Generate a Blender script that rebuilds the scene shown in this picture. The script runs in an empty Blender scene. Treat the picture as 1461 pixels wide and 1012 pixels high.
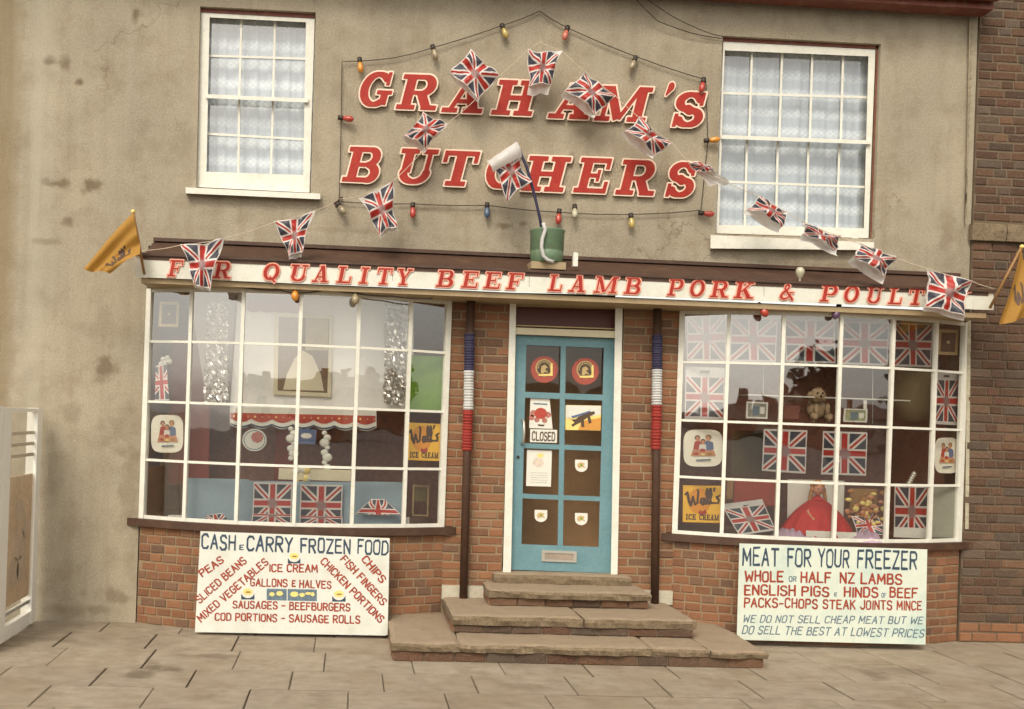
import bpy, bmesh, math, random
import numpy as np
from mathutils import Vector, Matrix, noise
from mathutils.geometry import tessellate_polygon
R = random.Random(7)
C = bpy.context.scene.collection
sc = bpy.context.scene
PI = math.pi
# ------------------------------------------------------------------ camera, sky, sun, exposure
F, YAW, ROLL, CD, CH = 1370.0, math.atan(.055), math.radians(2.0), 8.0, 1.78
PPX = 500 + F*.055*math.cos(ROLL); PPY = 590 + F*.055*math.sin(ROLL)
fw = Vector((math.sin(YAW), math.cos(YAW), 0)); r0 = Vector((math.cos(YAW), -math.sin(YAW), 0)); u0 = Vector((0, 0, 1))
rt = r0*math.cos(ROLL) + u0*math.sin(ROLL); up = u0*math.cos(ROLL) - r0*math.sin(ROLL)
EYE = Vector((0, -CD, CH))
cd = bpy.data.cameras.new('camera'); cam = bpy.data.objects.new('camera', cd); C.objects.link(cam)
m = Matrix((rt, up, -fw)).transposed().to_4x4(); m.translation = EYE; cam.matrix_world = m
cd.sensor_width = 36; cd.lens = 36*F/1461; cd.shift_x = (730.5-PPX)/1461; cd.shift_y = (PPY-506)/1461
cd.clip_start = .1; cd.clip_end = 900
sc.camera = cam
sc.render.engine = 'CYCLES'
sc.view_settings.view_transform = 'Standard'; sc.view_settings.look = 'None'
sc.view_settings.exposure = 0.60; sc.view_settings.gamma = 1
w = bpy.data.worlds.new('World'); sc.world = w; w.use_nodes = True
nt = w.node_tree; bg = nt.nodes['Background']
SUN = Vector((-.34, -.85, .92)).normalized()
sky = nt.nodes.new('ShaderNodeTexSky'); sky.sky_type = 'NISHITA'; sky.sun_disc = False
sky.sun_elevation = math.asin(SUN.z); sky.sun_rotation = math.atan2(SUN.x, SUN.y); sky.dust_density = 3; sky.air_density = 1.2
hs = nt.nodes.new('ShaderNodeHueSaturation'); hs.inputs['Saturation'].default_value = .16
mx = nt.nodes.new('ShaderNodeMix'); mx.data_type = 'RGBA'; mx.blend_type = 'MULTIPLY'; mx.inputs[0].default_value = 1
mx.inputs[7].default_value = (1.03, .99, .91, 1)
nt.links.new(sky.outputs[0], hs.inputs['Color']); nt.links.new(hs.outputs[0], mx.inputs[6]); nt.links.new(mx.outputs[2], bg.inputs[0])
bg.inputs[1].default_value = .148
sd = bpy.data.lights.new('sun', 'SUN'); so = bpy.data.objects.new('sun', sd); C.objects.link(so)
sd.energy = 1.05; sd.angle = math.radians(17); sd.color = (1, .90, .74)
so.rotation_euler = (-SUN).to_track_quat('-Z', 'Y').to_euler(); so.location = (-6, -12, 14)

# ------------------------------------------------------------------ geometry helpers
def P(x, y, Y=0.0):                       # photo position -> point on the vertical plane at depth Y
    d = rt*(x-PPX) - up*(y-PPY) + fw*F
    t = (Y-EYE.y)/d.y
    return EYE + d*t
W = {}
def link(o, parent, world=None):
    C.objects.link(o)
    if parent is not None:
        o.parent = parent; o.matrix_parent_inverse = Matrix.Translation(-W[parent])
        W[o] = Vector(world) if world else Vector((0, 0, 0))
    else: W[o] = Vector(o.location)
    return o
def tag(o, label=None, cat=None, group=None, kind=None):
    if label: o['label'] = label
    if cat: o['category'] = cat
    if group: o['group'] = group
    if kind: o['kind'] = kind
    return o
def empty(name, loc, label=None, cat=None, group=None, kind=None):
    o = bpy.data.objects.new(name, None); o.location = loc; o.empty_display_size = .1; C.objects.link(o); W[o] = Vector(loc)
    return tag(o, label, cat, group, kind)
def mk(name, vs, fs, mats, parent=None, idx=None, smooth=False, fix=True, uvs=None):
    vs = [Vector(v) for v in vs]
    loc = Vector((0, 0, 0))
    if parent is None and vs:
        loc = Vector((sum(v.x for v in vs)/len(vs), sum(v.y for v in vs)/len(vs), min(v.z for v in vs)))
        vs = [v-loc for v in vs]
    me = bpy.data.meshes.new(name); me.from_pydata(vs, [], fs)
    if not isinstance(mats, (list, tuple)): mats = [mats]
    for mm in mats: me.materials.append(mm)
    if idx: me.polygons.foreach_set('material_index', idx)
    if uvs:
        l = me.uv_layers.new(name='UVMap')
        for lp in me.loops: l.data[lp.index].uv = uvs[lp.vertex_index]
    if fix:
        b = bmesh.new(); b.from_mesh(me); bmesh.ops.recalc_face_normals(b, faces=b.faces); b.to_mesh(me); b.free()
    if smooth: me.polygons.foreach_set('use_smooth', [True]*len(me.polygons))
    o = bpy.data.objects.new(name, me); o.location = loc
    return link(o, parent)
class MB:
    def __init__(s): s.v = []; s.f = []; s.i = []
    def add(s, vs, fs, i=0):
        n = len(s.v); s.v += [Vector(v) for v in vs]; s.f += [tuple(n+k for k in f) for f in fs]; s.i += [i]*len(fs); return s
    def box(s, x0, x1, y0, y1, z0, z1, i=0):
        return s.add([(x0,y0,z0),(x1,y0,z0),(x1,y1,z0),(x0,y1,z0),(x0,y0,z1),(x1,y0,z1),(x1,y1,z1),(x0,y1,z1)],
                     [(0,3,2,1),(4,5,6,7),(0,1,5,4),(1,2,6,5),(2,3,7,6),(3,0,4,7)], i)
    def tube(s, pts, r, n=6, i=0):
        pts = [Vector(p) for p in pts]; rs = r if isinstance(r, (list, tuple)) else [r]*len(pts)
        vs = []; fs = []
        t0 = (pts[1]-pts[0]).normalized(); a = t0.orthogonal().normalized()
        for k, p in enumerate(pts):
            t = (pts[min(k+1, len(pts)-1)]-pts[max(k-1, 0)]).normalized()
            a = (a - t*a.dot(t)).normalized(); b = t.cross(a)
            for j in range(n): vs.append(p + (a*math.cos(2*PI*j/n)+b*math.sin(2*PI*j/n))*rs[k])
        for k in range(len(pts)-1):
            for j in range(n): fs.append((k*n+j, k*n+(j+1)%n, (k+1)*n+(j+1)%n, (k+1)*n+j))
        fs.append(tuple(range(n))[::-1]); fs.append(tuple((len(pts)-1)*n+j for j in range(n)))
        return s.add(vs, fs, i)
    def lathe(s, c, prof, n=16, i=0, ax=None, wob=0, wn=9):
        c = Vector(c); ax = Vector(ax or (0, 0, 1)).normalized(); a = ax.orthogonal().normalized(); b = ax.cross(a)
        vs = []; fs = []
        for (r, h) in prof:
            for j in range(n):
                rr = r*(1+wob*math.sin(wn*2*PI*j/n)*max(0, 1-h/max(p[1] for p in prof))) if wob else r
                vs.append(c + ax*h + (a*math.cos(2*PI*j/n)+b*math.sin(2*PI*j/n))*max(rr, .0004))
        for k in range(len(prof)-1):
            for j in range(n): fs.append((k*n+j, k*n+(j+1)%n, (k+1)*n+(j+1)%n, (k+1)*n+j))
        fs.append(tuple(range(n))[::-1]); fs.append(tuple((len(prof)-1)*n+j for j in range(n)))
        return s.add(vs, fs, i)
    def ball(s, c, r, i=0, n=12, sq=(1, 1, 1)):
        prof = [(r*math.sin(PI*k/8), -r*math.cos(PI*k/8)) for k in range(9)]
        k0 = len(s.v); s.lathe((0, 0, 0), prof, n, i)
        for q in range(k0, len(s.v)): v = s.v[q]; s.v[q] = Vector((v.x*sq[0]+c[0], v.y*sq[1]+c[1], v.z*sq[2]+c[2]))
        return s
    def build(s, name, mats, parent=None, smooth=False): return mk(name, s.v, s.f, mats, parent, s.i, smooth)
def prism_data(loops, fn, back, front):
    """2D loops with holes, fn(x, y, Y) -> world; closed solid between the two depths"""
    pts = [p for l in loops for p in l]; n = len(pts)
    tris = tessellate_polygon([[Vector((p[0], p[1], 0)) for p in l] for l in loops])
    vs = [fn(p[0], p[1], front) for p in pts] + [fn(p[0], p[1], back) for p in pts]
    fs = [tuple(t) for t in tris] + [tuple(n+k for k in t[::-1]) for t in tris]
    o = 0
    for l in loops:
        for k in range(len(l)):
            a, b = o+k, o+(k+1) % len(l); fs.append((a, b, n+b, n+a))
        o += len(l)
    return vs, fs
def px(name, loops, Y, t, mat, parent=None):   # solid whose outline is given in photo positions, standing at depth Y
    if not isinstance(loops[0][0], (tuple, list)): loops = [loops]
    vs, fs = prism_data(loops, P, Y, Y-t)
    return mk(name, vs, fs, mat, parent)
def rect(x0, y0, x1, y1, sl=.036, vs=-.03):     # upright rectangle as it appears, tilted like the facade
    return [(x0, y0), (x1, y0+(x1-x0)*sl), (x1+(y1-y0)*vs, y1+(x1-x0)*sl), (x0+(y1-y0)*vs, y1)]
def lerp2(q, u, v):
    a = (q[0][0]*(1-u)+q[1][0]*u, q[0][1]*(1-u)+q[1][1]*u); b = (q[3][0]*(1-u)+q[2][0]*u, q[3][1]*(1-u)+q[2][1]*u)
    return (a[0]*(1-v)+b[0]*v, a[1]*(1-v)+b[1]*v)
def sub(q, u0_, v0_, u1_, v1_): return [lerp2(q, u0_, v0_), lerp2(q, u1_, v0_), lerp2(q, u1_, v1_), lerp2(q, u0_, v1_)]
def circ(cx, cy, rx, ry=None, n=20, a0=0, a1=2*PI):
    ry = ry or rx; return [(cx+rx*math.cos(a0+(a1-a0)*k/n), cy+ry*math.sin(a0+(a1-a0)*k/n)) for k in range(n)]

# ------------------------------------------------------------------ materials
def nodes(m): m.use_nodes = True; return m.node_tree, m.node_tree.nodes['Principled BSDF']
def mat(name, col, rough=.7, var=.12, scale=6, fine=60, bump=.0, bscale=80, rnd=0, metal=0, spec=.5, detail=6, dirt=None, dirtamt=.3, dscale=2.5):
    m = bpy.data.materials.new(name); t, b = nodes(m); N = t.nodes; L = t.links
    tc = N.new('ShaderNodeTexCoord')
    src = tc.outputs['Object']
    oi = N.new('ShaderNodeObjectInfo')
    va = N.new('ShaderNodeVectorMath'); va.operation = 'ADD'
    if rnd:
        sc_ = N.new('ShaderNodeVectorMath'); sc_.operation = 'SCALE'; sc_.inputs[3].default_value = 37
        cmb = N.new('ShaderNodeCombineXYZ')
        for k in range(3): L.new(oi.outputs['Random'], cmb.inputs[k])
        L.new(cmb.outputs[0], sc_.inputs[0]); L.new(sc_.outputs[0], va.inputs[1])
    L.new(src, va.inputs[0])
    n1 = N.new('ShaderNodeTexNoise'); n1.inputs['Scale'].default_value = scale; n1.inputs['Detail'].default_value = detail
    n2 = N.new('ShaderNodeTexNoise'); n2.inputs['Scale'].default_value = fine; n2.inputs['Detail'].default_value = 3
    for n in (n1, n2): L.new(va.outputs[0], n.inputs['Vector'])
    ad = N.new('ShaderNodeMath'); ad.operation = 'ADD'; L.new(n1.outputs[0], ad.inputs[0]); L.new(n2.outputs[0], ad.inputs[1])
    mr = N.new('ShaderNodeMapRange'); mr.inputs[1].default_value = .6; mr.inputs[2].default_value = 1.4
    mr.inputs[3].default_value = 1-var; mr.inputs[4].default_value = 1+var
    L.new(ad.outputs[0], mr.inputs[0])
    val = mr.outputs[0]
    if rnd:
        m2 = N.new('ShaderNodeMapRange'); m2.inputs[3].default_value = 1-rnd; m2.inputs[4].default_value = 1+rnd
        L.new(oi.outputs['Random'], m2.inputs[0])
        mu = N.new('ShaderNodeMath'); mu.operation = 'MULTIPLY'; L.new(val, mu.inputs[0]); L.new(m2.outputs[0], mu.inputs[1]); val = mu.outputs[0]
    mc = N.new('ShaderNodeVectorMath'); mc.operation = 'SCALE'; L.new(val, mc.inputs[3])
    if isinstance(col[0], (tuple, list)):
        rp = N.new('ShaderNodeValToRGB'); rp.color_ramp.interpolation = 'LINEAR'
        el = rp.color_ramp.elements
        while len(el) < len(col): el.new(.5)
        for k, c in enumerate(col): el[k].position = k/(len(col)-1); el[k].color = (*c, 1)
        wn = N.new('ShaderNodeTexWhiteNoise'); wn.noise_dimensions = '1D'; L.new(oi.outputs['Random'], wn.inputs['W'])
        L.new(wn.outputs[0], rp.inputs[0]); cs = rp.outputs[0]
    else:
        rg = N.new('ShaderNodeRGB'); rg.outputs[0].default_value = (*col, 1); cs = rg.outputs[0]
    if dirt:
        dn = N.new('ShaderNodeTexNoise'); dn.inputs['Scale'].default_value = dscale; dn.inputs['Detail'].default_value = 8; dn.inputs['Roughness'].default_value = .65
        L.new(va.outputs[0], dn.inputs['Vector'])
        dr = N.new('ShaderNodeMapRange'); dr.inputs[1].default_value = .48; dr.inputs[2].default_value = .72; dr.inputs[4].default_value = dirtamt
        L.new(dn.outputs[0], dr.inputs[0])
        dm = N.new('ShaderNodeMix'); dm.data_type = 'RGBA'; L.new(dr.outputs[0], dm.inputs[0]); L.new(cs, dm.inputs[6]); dm.inputs[7].default_value = (*dirt, 1)
        cs = dm.outputs[2]
    L.new(cs, mc.inputs[0]); L.new(mc.outputs[0], b.inputs['Base Color'])
    m['out'] = 1
    b.inputs['Roughness'].default_value = rough; b.inputs['Metallic'].default_value = metal; b.inputs['Specular IOR Level'].default_value = spec
    if bump:
        bn = N.new('ShaderNodeTexNoise'); bn.inputs['Scale'].default_value = bscale; bn.inputs['Detail'].default_value = 5
        L.new(va.outputs[0], bn.inputs['Vector'])
        bp = N.new('ShaderNodeBump'); bp.inputs['Strength'].default_value = bump; bp.inputs['Distance'].default_value = .01
        L.new(bn.outputs[0], bp.inputs['Height']); L.new(bp.outputs[0], b.inputs['Normal'])
    return m
class Ex:                                        # small expression builder for node maths
    def __init__(s, t): s.t = t
    def m(s, op, a, b=None, c=None):
        n = s.t.nodes.new('ShaderNodeMath'); n.operation = op
        for k, v in enumerate((a, b, c)):
            if v is None: continue
            if isinstance(v, (int, float)): n.inputs[k].default_value = v
            else: s.t.links.new(v, n.inputs[k])
        return n.outputs[0]
    def mix(s, f, a, b):
        n = s.t.nodes.new('ShaderNodeMix'); n.data_type = 'RGBA'
        for k, v in ((0, f), (6, a), (7, b)):
            if isinstance(v, tuple): n.inputs[k].default_value = (*v, 1)
            elif isinstance(v, (int, float)): n.inputs[k].default_value = v
            else: s.t.links.new(v, n.inputs[k])
        return n.outputs[2]
WHITE = (.70, .68, .59)
def plaster():
    m = mat('render_wall', (.405, .345, .25), .95, .26, 1.4, 62, 1.2, 150, dirt=(.27, .215, .14), dirtamt=.75, dscale=3.2, detail=10)
    t, b = nodes(m); e = Ex(t); L = t.links
    tc = t.nodes.new('ShaderNodeTexCoord'); geo = t.nodes.new('ShaderNodeNewGeometry')
    sp = t.nodes.new('ShaderNodeSeparateXYZ'); L.new(geo.outputs['Position'], sp.inputs[0]); X, Z = sp.outputs[0], sp.outputs[2]
    ns = t.nodes.new('ShaderNodeTexNoise'); ns.inputs['Scale'].default_value = 7; ns.inputs['Detail'].default_value = 7; L.new(geo.outputs['Position'], ns.inputs['Vector'])
    nz = e.m('SUBTRACT', ns.outputs[0], .5)
    cur = b.inputs['Base Color'].links[0].from_socket
    # tint by position: paler band and browner strip at the far left
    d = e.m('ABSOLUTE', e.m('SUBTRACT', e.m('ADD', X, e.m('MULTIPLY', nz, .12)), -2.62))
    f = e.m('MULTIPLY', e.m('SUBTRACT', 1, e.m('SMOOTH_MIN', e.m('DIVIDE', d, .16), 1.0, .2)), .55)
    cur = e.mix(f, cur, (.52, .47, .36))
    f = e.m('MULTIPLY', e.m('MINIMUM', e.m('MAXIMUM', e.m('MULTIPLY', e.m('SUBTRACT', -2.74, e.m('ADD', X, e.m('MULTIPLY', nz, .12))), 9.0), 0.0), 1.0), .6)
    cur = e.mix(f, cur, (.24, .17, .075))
    for (sx, sy, rx, rz, am) in ((80,262,.13,.05,.6),(133,267,.10,.06,.6),(150,520,.08,.16,.55),(193,20,.05,.08,.6),(70,88,.06,.05,.5),(95,90,.05,.06,.5),(98,315,.05,.05,.5),
                                 (115,118,.04,.03,.7),(720,322,.06,.03,.55),(745,320,.05,.03,.5),(180,610,.2,.3,.2),(70,345,.12,.03,.3),(100,585,.1,.1,.25),(830,190,.1,.05,.3),
                                 (815,230,.03,.08,.4),(1200,380,.6,.03,.3),(500,330,.6,.02,.15),(640,300,.5,.03,.2),(1350,330,.08,.2,.25),(160,850,.2,.06,.35),(120,870,.3,.05,.3),(185,700,.1,.5,.25),(30,600,.25,.5,.15)):
        p = P(sx, sy)
        dx = e.m('DIVIDE', e.m('SUBTRACT', X, p.x), rx); dz = e.m('DIVIDE', e.m('SUBTRACT', Z, p.z), rz)
        rr = e.m('ADD', e.m('SQRT', e.m('ADD', e.m('MULTIPLY', dx, dx), e.m('MULTIPLY', dz, dz))), e.m('MULTIPLY', nz, 3.5))
        n = t.nodes.new('ShaderNodeMapRange'); n.interpolation_type = 'SMOOTHSTEP'; L.new(rr, n.inputs[0])
        n.inputs[1].default_value = .2; n.inputs[2].default_value = 1.25; n.inputs[3].default_value = min(am*1.25, .9); n.inputs[4].default_value = 0
        cur = e.mix(n.outputs[0], cur, (.13, .085, .04))
    mp_ = t.nodes.new('ShaderNodeMapping'); mp_.inputs['Scale'].default_value = (9, 1, .55); L.new(geo.outputs['Position'], mp_.inputs[0])
    st = t.nodes.new('ShaderNodeTexNoise'); st.inputs['Scale'].default_value = 1; st.inputs['Detail'].default_value = 6; L.new(mp_.outputs[0], st.inputs['Vector'])
    q = t.nodes.new('ShaderNodeMapRange'); L.new(st.outputs[0], q.inputs[0]); q.inputs[1].default_value = .52; q.inputs[2].default_value = .75; q.inputs[4].default_value = .28
    cur = e.mix(q.outputs[0], cur, (.235, .18, .115))
    q2 = t.nodes.new('ShaderNodeMapRange'); L.new(st.outputs[0], q2.inputs[0]); q2.inputs[1].default_value = .46; q2.inputs[2].default_value = .28; q2.inputs[4].default_value = .22
    cur = e.mix(q2.outputs[0], cur, (.47, .42, .32))
    vo = t.nodes.new('ShaderNodeTexVoronoi'); vo.feature = 'DISTANCE_TO_EDGE'; vo.inputs['Scale'].default_value = 1.1
    wv = t.nodes.new('ShaderNodeVectorMath'); wv.operation = 'MULTIPLY_ADD'; wv.inputs[1].default_value = (.35, .35, .35)
    L.new(ns.outputs['Color'], wv.inputs[0]); L.new(geo.outputs['Position'], wv.inputs[2]); L.new(wv.outputs[0], vo.inputs['Vector'])
    n3 = t.nodes.new('ShaderNodeTexNoise'); n3.inputs['Scale'].default_value = .8; L.new(geo.outputs['Position'], n3.inputs['Vector'])
    ck = e.m('MULTIPLY', e.m('LESS_THAN', vo.outputs[0], .006), e.m('GREATER_THAN', n3.outputs[0], .60))
    cur = e.mix(e.m('MULTIPLY', ck, .4), cur, (.12, .085, .05))
    L.new(cur, b.inputs['Base Color']); return m
M = {}
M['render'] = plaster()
M['white'] = mat('white_paint', WHITE, .55, .07, 8, 50, .12, 60, dirt=(.5, .45, .33), dirtamt=.35, dscale=14)
M['cream'] = mat('cream_paint', (.62, .55, .38), .6, .08, 8, 50)
M['brown'] = mat('brown_paint', (.062, .028, .015), .65, .25, 5, 60, .25, 50, dirt=(.12, .07, .035), dirtamt=.5, dscale=9)
M['soffit'] = mat('tan_paint', (.34, .25, .14), .7, .15, 5, 40)
M['maroon'] = mat('maroon_paint', (.17, .045, .025), .6, .2, 5, 60, .2, 40, dirt=(.3, .2, .13), dirtamt=.4, dscale=12)
M['darkred'] = mat('dark_red_paint', (.085, .018, .01), .45, .2, 5, 60)
M['mortar'] = mat('mortar', (.27, .195, .115), .95, .2, 9, 90, .5, 120)
M['mortar2'] = mat('old_mortar', (.15, .11, .07), .95, .25, 9, 90, .5, 120)
M['brick'] = mat('orange_brick', [(.215, .092, .044), (.26, .108, .05), (.19, .083, .043), (.285, .13, .062), (.235, .1, .048), (.145, .08, .05), (.26, .135, .075)], .92, .28, 22, 110, .5, 110, rnd=.12, dirt=(.33, .20, .11), dirtamt=.6, dscale=11)
M['brickold'] = mat('brown_brick', [(.15, .068, .034), (.115, .062, .036), (.17, .08, .038), (.14, .10, .07), (.13, .056, .03), (.20, .10, .05), (.11, .075, .052)], .95, .4, 20, 100, .9, 100, rnd=.2, dirt=(.24, .19, .14), dirtamt=.8, dscale=9)
M['slab'] = mat('paving_stone', (.36, .295, .215), .92, .24, 5, 90, .9, 120, rnd=.04, dirt=(.19, .135, .075), dirtamt=.6, dscale=3)
def stains(m, pts, col):
    t, b = nodes(m); e = Ex(t); L = t.links; g = t.nodes.new('ShaderNodeNewGeometry'); sp = t.nodes.new('ShaderNodeSeparateXYZ'); L.new(g.outputs['Position'], sp.inputs[0])
    ns = t.nodes.new('ShaderNodeTexNoise'); ns.inputs['Scale'].default_value = 5; ns.inputs['Detail'].default_value = 8; L.new(g.outputs['Position'], ns.inputs['Vector']); nz = e.m('SUBTRACT', ns.outputs[0], .5)
    cur = b.inputs['Base Color'].links[0].from_socket
    big = t.nodes.new('ShaderNodeTexNoise'); big.inputs['Scale'].default_value = 1.3; big.inputs['Detail'].default_value = 9; L.new(g.outputs['Position'], big.inputs['Vector'])
    mr = t.nodes.new('ShaderNodeMapRange'); L.new(big.outputs[0], mr.inputs[0]); mr.inputs[1].default_value = .45; mr.inputs[2].default_value = .7; mr.inputs[4].default_value = .5
    cur = e.mix(mr.outputs[0], cur, tuple(c*1.9 for c in col))
    for (sx, sy, rx, ry, am) in pts:
        dx = e.m('DIVIDE', e.m('SUBTRACT', sp.outputs[0], sx), rx); dy = e.m('DIVIDE', e.m('SUBTRACT', sp.outputs[1], sy), ry)
        rr = e.m('ADD', e.m('SQRT', e.m('ADD', e.m('MULTIPLY', dx, dx), e.m('MULTIPLY', dy, dy))), e.m('MULTIPLY', nz, 3.5))
        n = t.nodes.new('ShaderNodeMapRange'); n.interpolation_type = 'SMOOTHSTEP'; L.new(rr, n.inputs[0]); n.inputs[1].default_value = .3; n.inputs[2].default_value = 1.2; n.inputs[3].default_value = am; n.inputs[4].default_value = 0
        cur = e.mix(n.outputs[0], cur, col)
    L.new(cur, b.inputs['Base Color'])
stains(M['slab'], [(-1.25, -1.35, .16, .09, .8), (-.95, -1.0, .3, .06, .55), (-1.35, -1.55, .1, .12, .7), (-2.3, -.6, .35, .1, .4), (3.9, -1.1, .12, .2, .55), (4.2, -1.0, .3, .12, .35), (1.2, -1.7, .25, .1, .3), (2.9, -.55, .5, .12, .3), (-.2, -.75, .3, .1, .4), (.6, -2.2, .3, .2, .3)], (.14, .10, .06))
M['joint'] = mat('sandy_joint', (.17, .125, .07), .95, .3, 9, 60)
M['step'] = mat('step_stone', (.30, .225, .15), .9, .2, 7, 70, .6, 70, dirt=(.13, .085, .04), dirtamt=.5, dscale=7)
M['nose'] = mat('mossy_edge', (.19, .14, .085), .95, .4, 30, 90, .8, 60)
M['asphalt'] = mat('asphalt', (.055, .05, .042), .9, .2, 3, 80, .3, 100)
M['blue'] = mat('blue_door_paint', (.125, .245, .275), .6, .14, 4, 45, .2, 40, dirt=(.2, .25, .24), dirtamt=.25, dscale=8)
M['red'] = mat('letter_red', (.34, .026, .017), .6, .13, 5, 40, .1, spec=.25, dirt=(.44, .08, .04), dirtamt=.4, dscale=11)
M['redprint'] = mat('print_red', (.40, .05, .03), .6, .12, 20, 60)
M['rustprint'] = mat('sign_red', (.30, .045, .02), .7, .45, 40, 120)
M['navyprint'] = mat('sign_blue', (.035, .06, .095), .7, .4, 40, 120)
M['greyprint'] = mat('sign_greyblue', (.12, .17, .21), .7, .4, 40, 120)
M['edge'] = mat('letter_cream', (.80, .60, .46), .5, .06, 8, 50)
M['pinkedge'] = mat('letter_pink', (.74, .34, .24), .5, .06, 8, 50)
M['fascia'] = mat('fascia_white', (.66, .65, .56), .5, .07, 3, 40, .06, 30, dirt=(.48, .42, .3), dirtamt=.4, dscale=7)
M['board'] = mat('sign_white', (.66, .67, .60), .45, .07, 3, 40, .1, 30, dirt=(.48, .45, .35), dirtamt=.45, dscale=5)
M['board2'] = mat('sign_mint', (.62, .66, .56), .5, .05, 3, 40, dirt=(.30, .48, .45), dirtamt=.6, dscale=2.2)
M['dark'] = mat('black_plastic', (.03, .02, .014), .5, .2)
M['inside'] = mat('shop_brown', (.36, .17, .11), .85, .2, 3, 30)
M['insidefloor'] = mat('shop_floor', (.26, .15, .09), .6, .2, 3, 30)
M['backdrop'] = mat('backdrop_paper', (.82, .80, .76), .8, .05, 3, 30)
M['card'] = mat('bluegrey_card', (.27, .35, .40), .8, .07, 4, 40)
M['cardw'] = mat('white_card', (.68, .66, .58), .7, .05, 5, 40)
M['green'] = mat('green_card', (.13, .27, .012), .8, .15, 6, 50, dirt=(.2, .25, .03), dirtamt=.5, dscale=8)
M['yellow'] = mat('yellow_sign', (.88, .50, .05), .4, .04, 5, 40)
M['pyellow'] = mat('pale_yellow', (.80, .62, .20), .5, .08, 5, 40)
M['orange'] = mat('orange_cloth', (.50, .265, .05), .75, .12, 9, 60)
M['skin'] = mat('print_skin', (.55, .25, .13), .7, .15)
M['pvc'] = mat('sticker_white', (.8, .78, .7), .4, .05)
M['bluep'] = mat('print_blue', (.10, .14, .26), .7, .15)
M['brownp'] = mat('print_brown', (.09, .05, .03), .7, .2)
M['navyw'] = mat('crepe_navy', (.03, .025, .06), .8, .2, 20, 80)
M['whitew'] = mat('crepe_white', (.48, .47, .45), .8, .1, 20, 80)
M['redw'] = mat('crepe_red', (.26, .022, .014), .8, .15, 20, 80)
M['metal'] = mat('aluminium', (.55, .52, .45), .4, .06, metal=.6)
M['foil'] = mat('silver_foil', (.62, .59, .55), .32, .1, 20, 60, metal=1)
M['bucket'] = mat('green_tin', (.12, .19, .11), .45, .18, 9, 50, dirt=(.13, .1, .05), dirtamt=.4, dscale=14)
M['wood'] = mat('varnished_wood', (.28, .15, .05), .5, .2, 12, 60)
M['gold'] = mat('gilt_shape', (.50, .36, .16), .5, .15)
M['cable'] = mat('cable', (.06, .045, .03), .7, .1)
M['string'] = mat('string', (.55, .45, .33), .9, .1)
M['mauve'] = mat('mauve_cloth', (.40, .28, .36), .9, .15, 10, 60)
M['hair'] = mat('ginger_hair', (.38, .17, .05), .9, .3, 30, 90)
M['fur'] = mat('fur', (.40, .28, .17), .95, .3, 25, 90)
M['dress'] = mat('red_dress', (.42, .018, .014), .8, .15, 9, 60)
M['drape'] = mat('red_drape', (.40, .08, .045), .85, .2, 9, 60)
M['hedge'] = mat('hedge_leaves', (.05, .055, .02), .9, .5, 2, 10)
M['vest'] = mat('gas_poster', (.86, .62, .40), .7, .25, 4, 20)
def glassy(name, k=.17, tint=(.97, .97, .95)):
    m = bpy.data.materials.new(name); m.use_nodes = True; t = m.node_tree; t.nodes.clear()
    o = t.nodes.new('ShaderNodeOutputMaterial'); mix = t.nodes.new('ShaderNodeMixShader'); tr = t.nodes.new('ShaderNodeBsdfTransparent'); gl = t.nodes.new('ShaderNodeBsdfGlossy')
    tr.inputs[0].default_value = (*tint, 1); gl.inputs['Roughness'].default_value = .015
    e = Ex(t); g0 = t.nodes.new('ShaderNodeNewGeometry'); dt = t.nodes.new('ShaderNodeVectorMath'); dt.operation = 'DOT_PRODUCT'
    t.links.new(g0.outputs['Incoming'], dt.inputs[0]); t.links.new(g0.outputs['Normal'], dt.inputs[1])
    cs = e.m('SUBTRACT', 1, e.m('ABSOLUTE', dt.outputs['Value']))
    f = e.m('MINIMUM', e.m('ADD', e.m('MULTIPLY', e.m('POWER', cs, 5.0), .9), k+.05), 1.0)
    n = t.nodes.new('ShaderNodeTexNoise'); n.inputs['Scale'].default_value = 2.2; g = t.nodes.new('ShaderNodeNewGeometry'); t.links.new(g.outputs['Position'], n.inputs['Vector'])
    b = t.nodes.new('ShaderNodeBump'); b.inputs['Strength'].default_value = .10; b.inputs['Distance'].default_value = .02
    t.links.new(n.outputs[0], b.inputs['Height']); t.links.new(b.outputs[0], gl.inputs['Normal'])
    t.links.new(f, mix.inputs[0]); t.links.new(tr.outputs[0], mix.inputs[1]); t.links.new(gl.outputs[0], mix.inputs[2]); t.links.new(mix.outputs[0], o.inputs[0])
    return m
M['glass'] = glassy('shop_glass', .22)
M['glassup'] = glassy('sash_glass', .15)
M['glassdoor'] = glassy('door_glass', .02, (.9, .85, .75))
def bulbmat(n, c):
    m = bpy.data.materials.new(n); t, b = nodes(m); b.inputs['Base Color'].default_value = (*c, 1); b.inputs['Roughness'].default_value = .22
    b.inputs['Coat Weight'].default_value = .4
    nn = t.nodes.new('ShaderNodeTexNoise'); nn.inputs['Scale'].default_value = 60; mr = t.nodes.new('ShaderNodeMapRange'); mr.inputs[3].default_value = .15; mr.inputs[4].default_value = .4
    t.links.new(nn.outputs[0], mr.inputs[0]); t.links.new(mr.outputs[0], b.inputs['Roughness']); return m
BM = dict(red=bulbmat('bulb_red', (.42, .05, .03)), orange=bulbmat('bulb_orange', (.62, .25, .03)), yellow=bulbmat('bulb_yellow', (.45, .33, .10)), blue=bulbmat('bulb_blue', (.06, .10, .16)),
          clear=bulbmat('bulb_clear', (.30, .24, .14)), pink=bulbmat('bulb_pink', (.50, .14, .09)), purple=bulbmat('bulb_purple', (.10, .05, .10)), pale=bulbmat('bulb_pale', (.45, .42, .30)))
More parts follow.
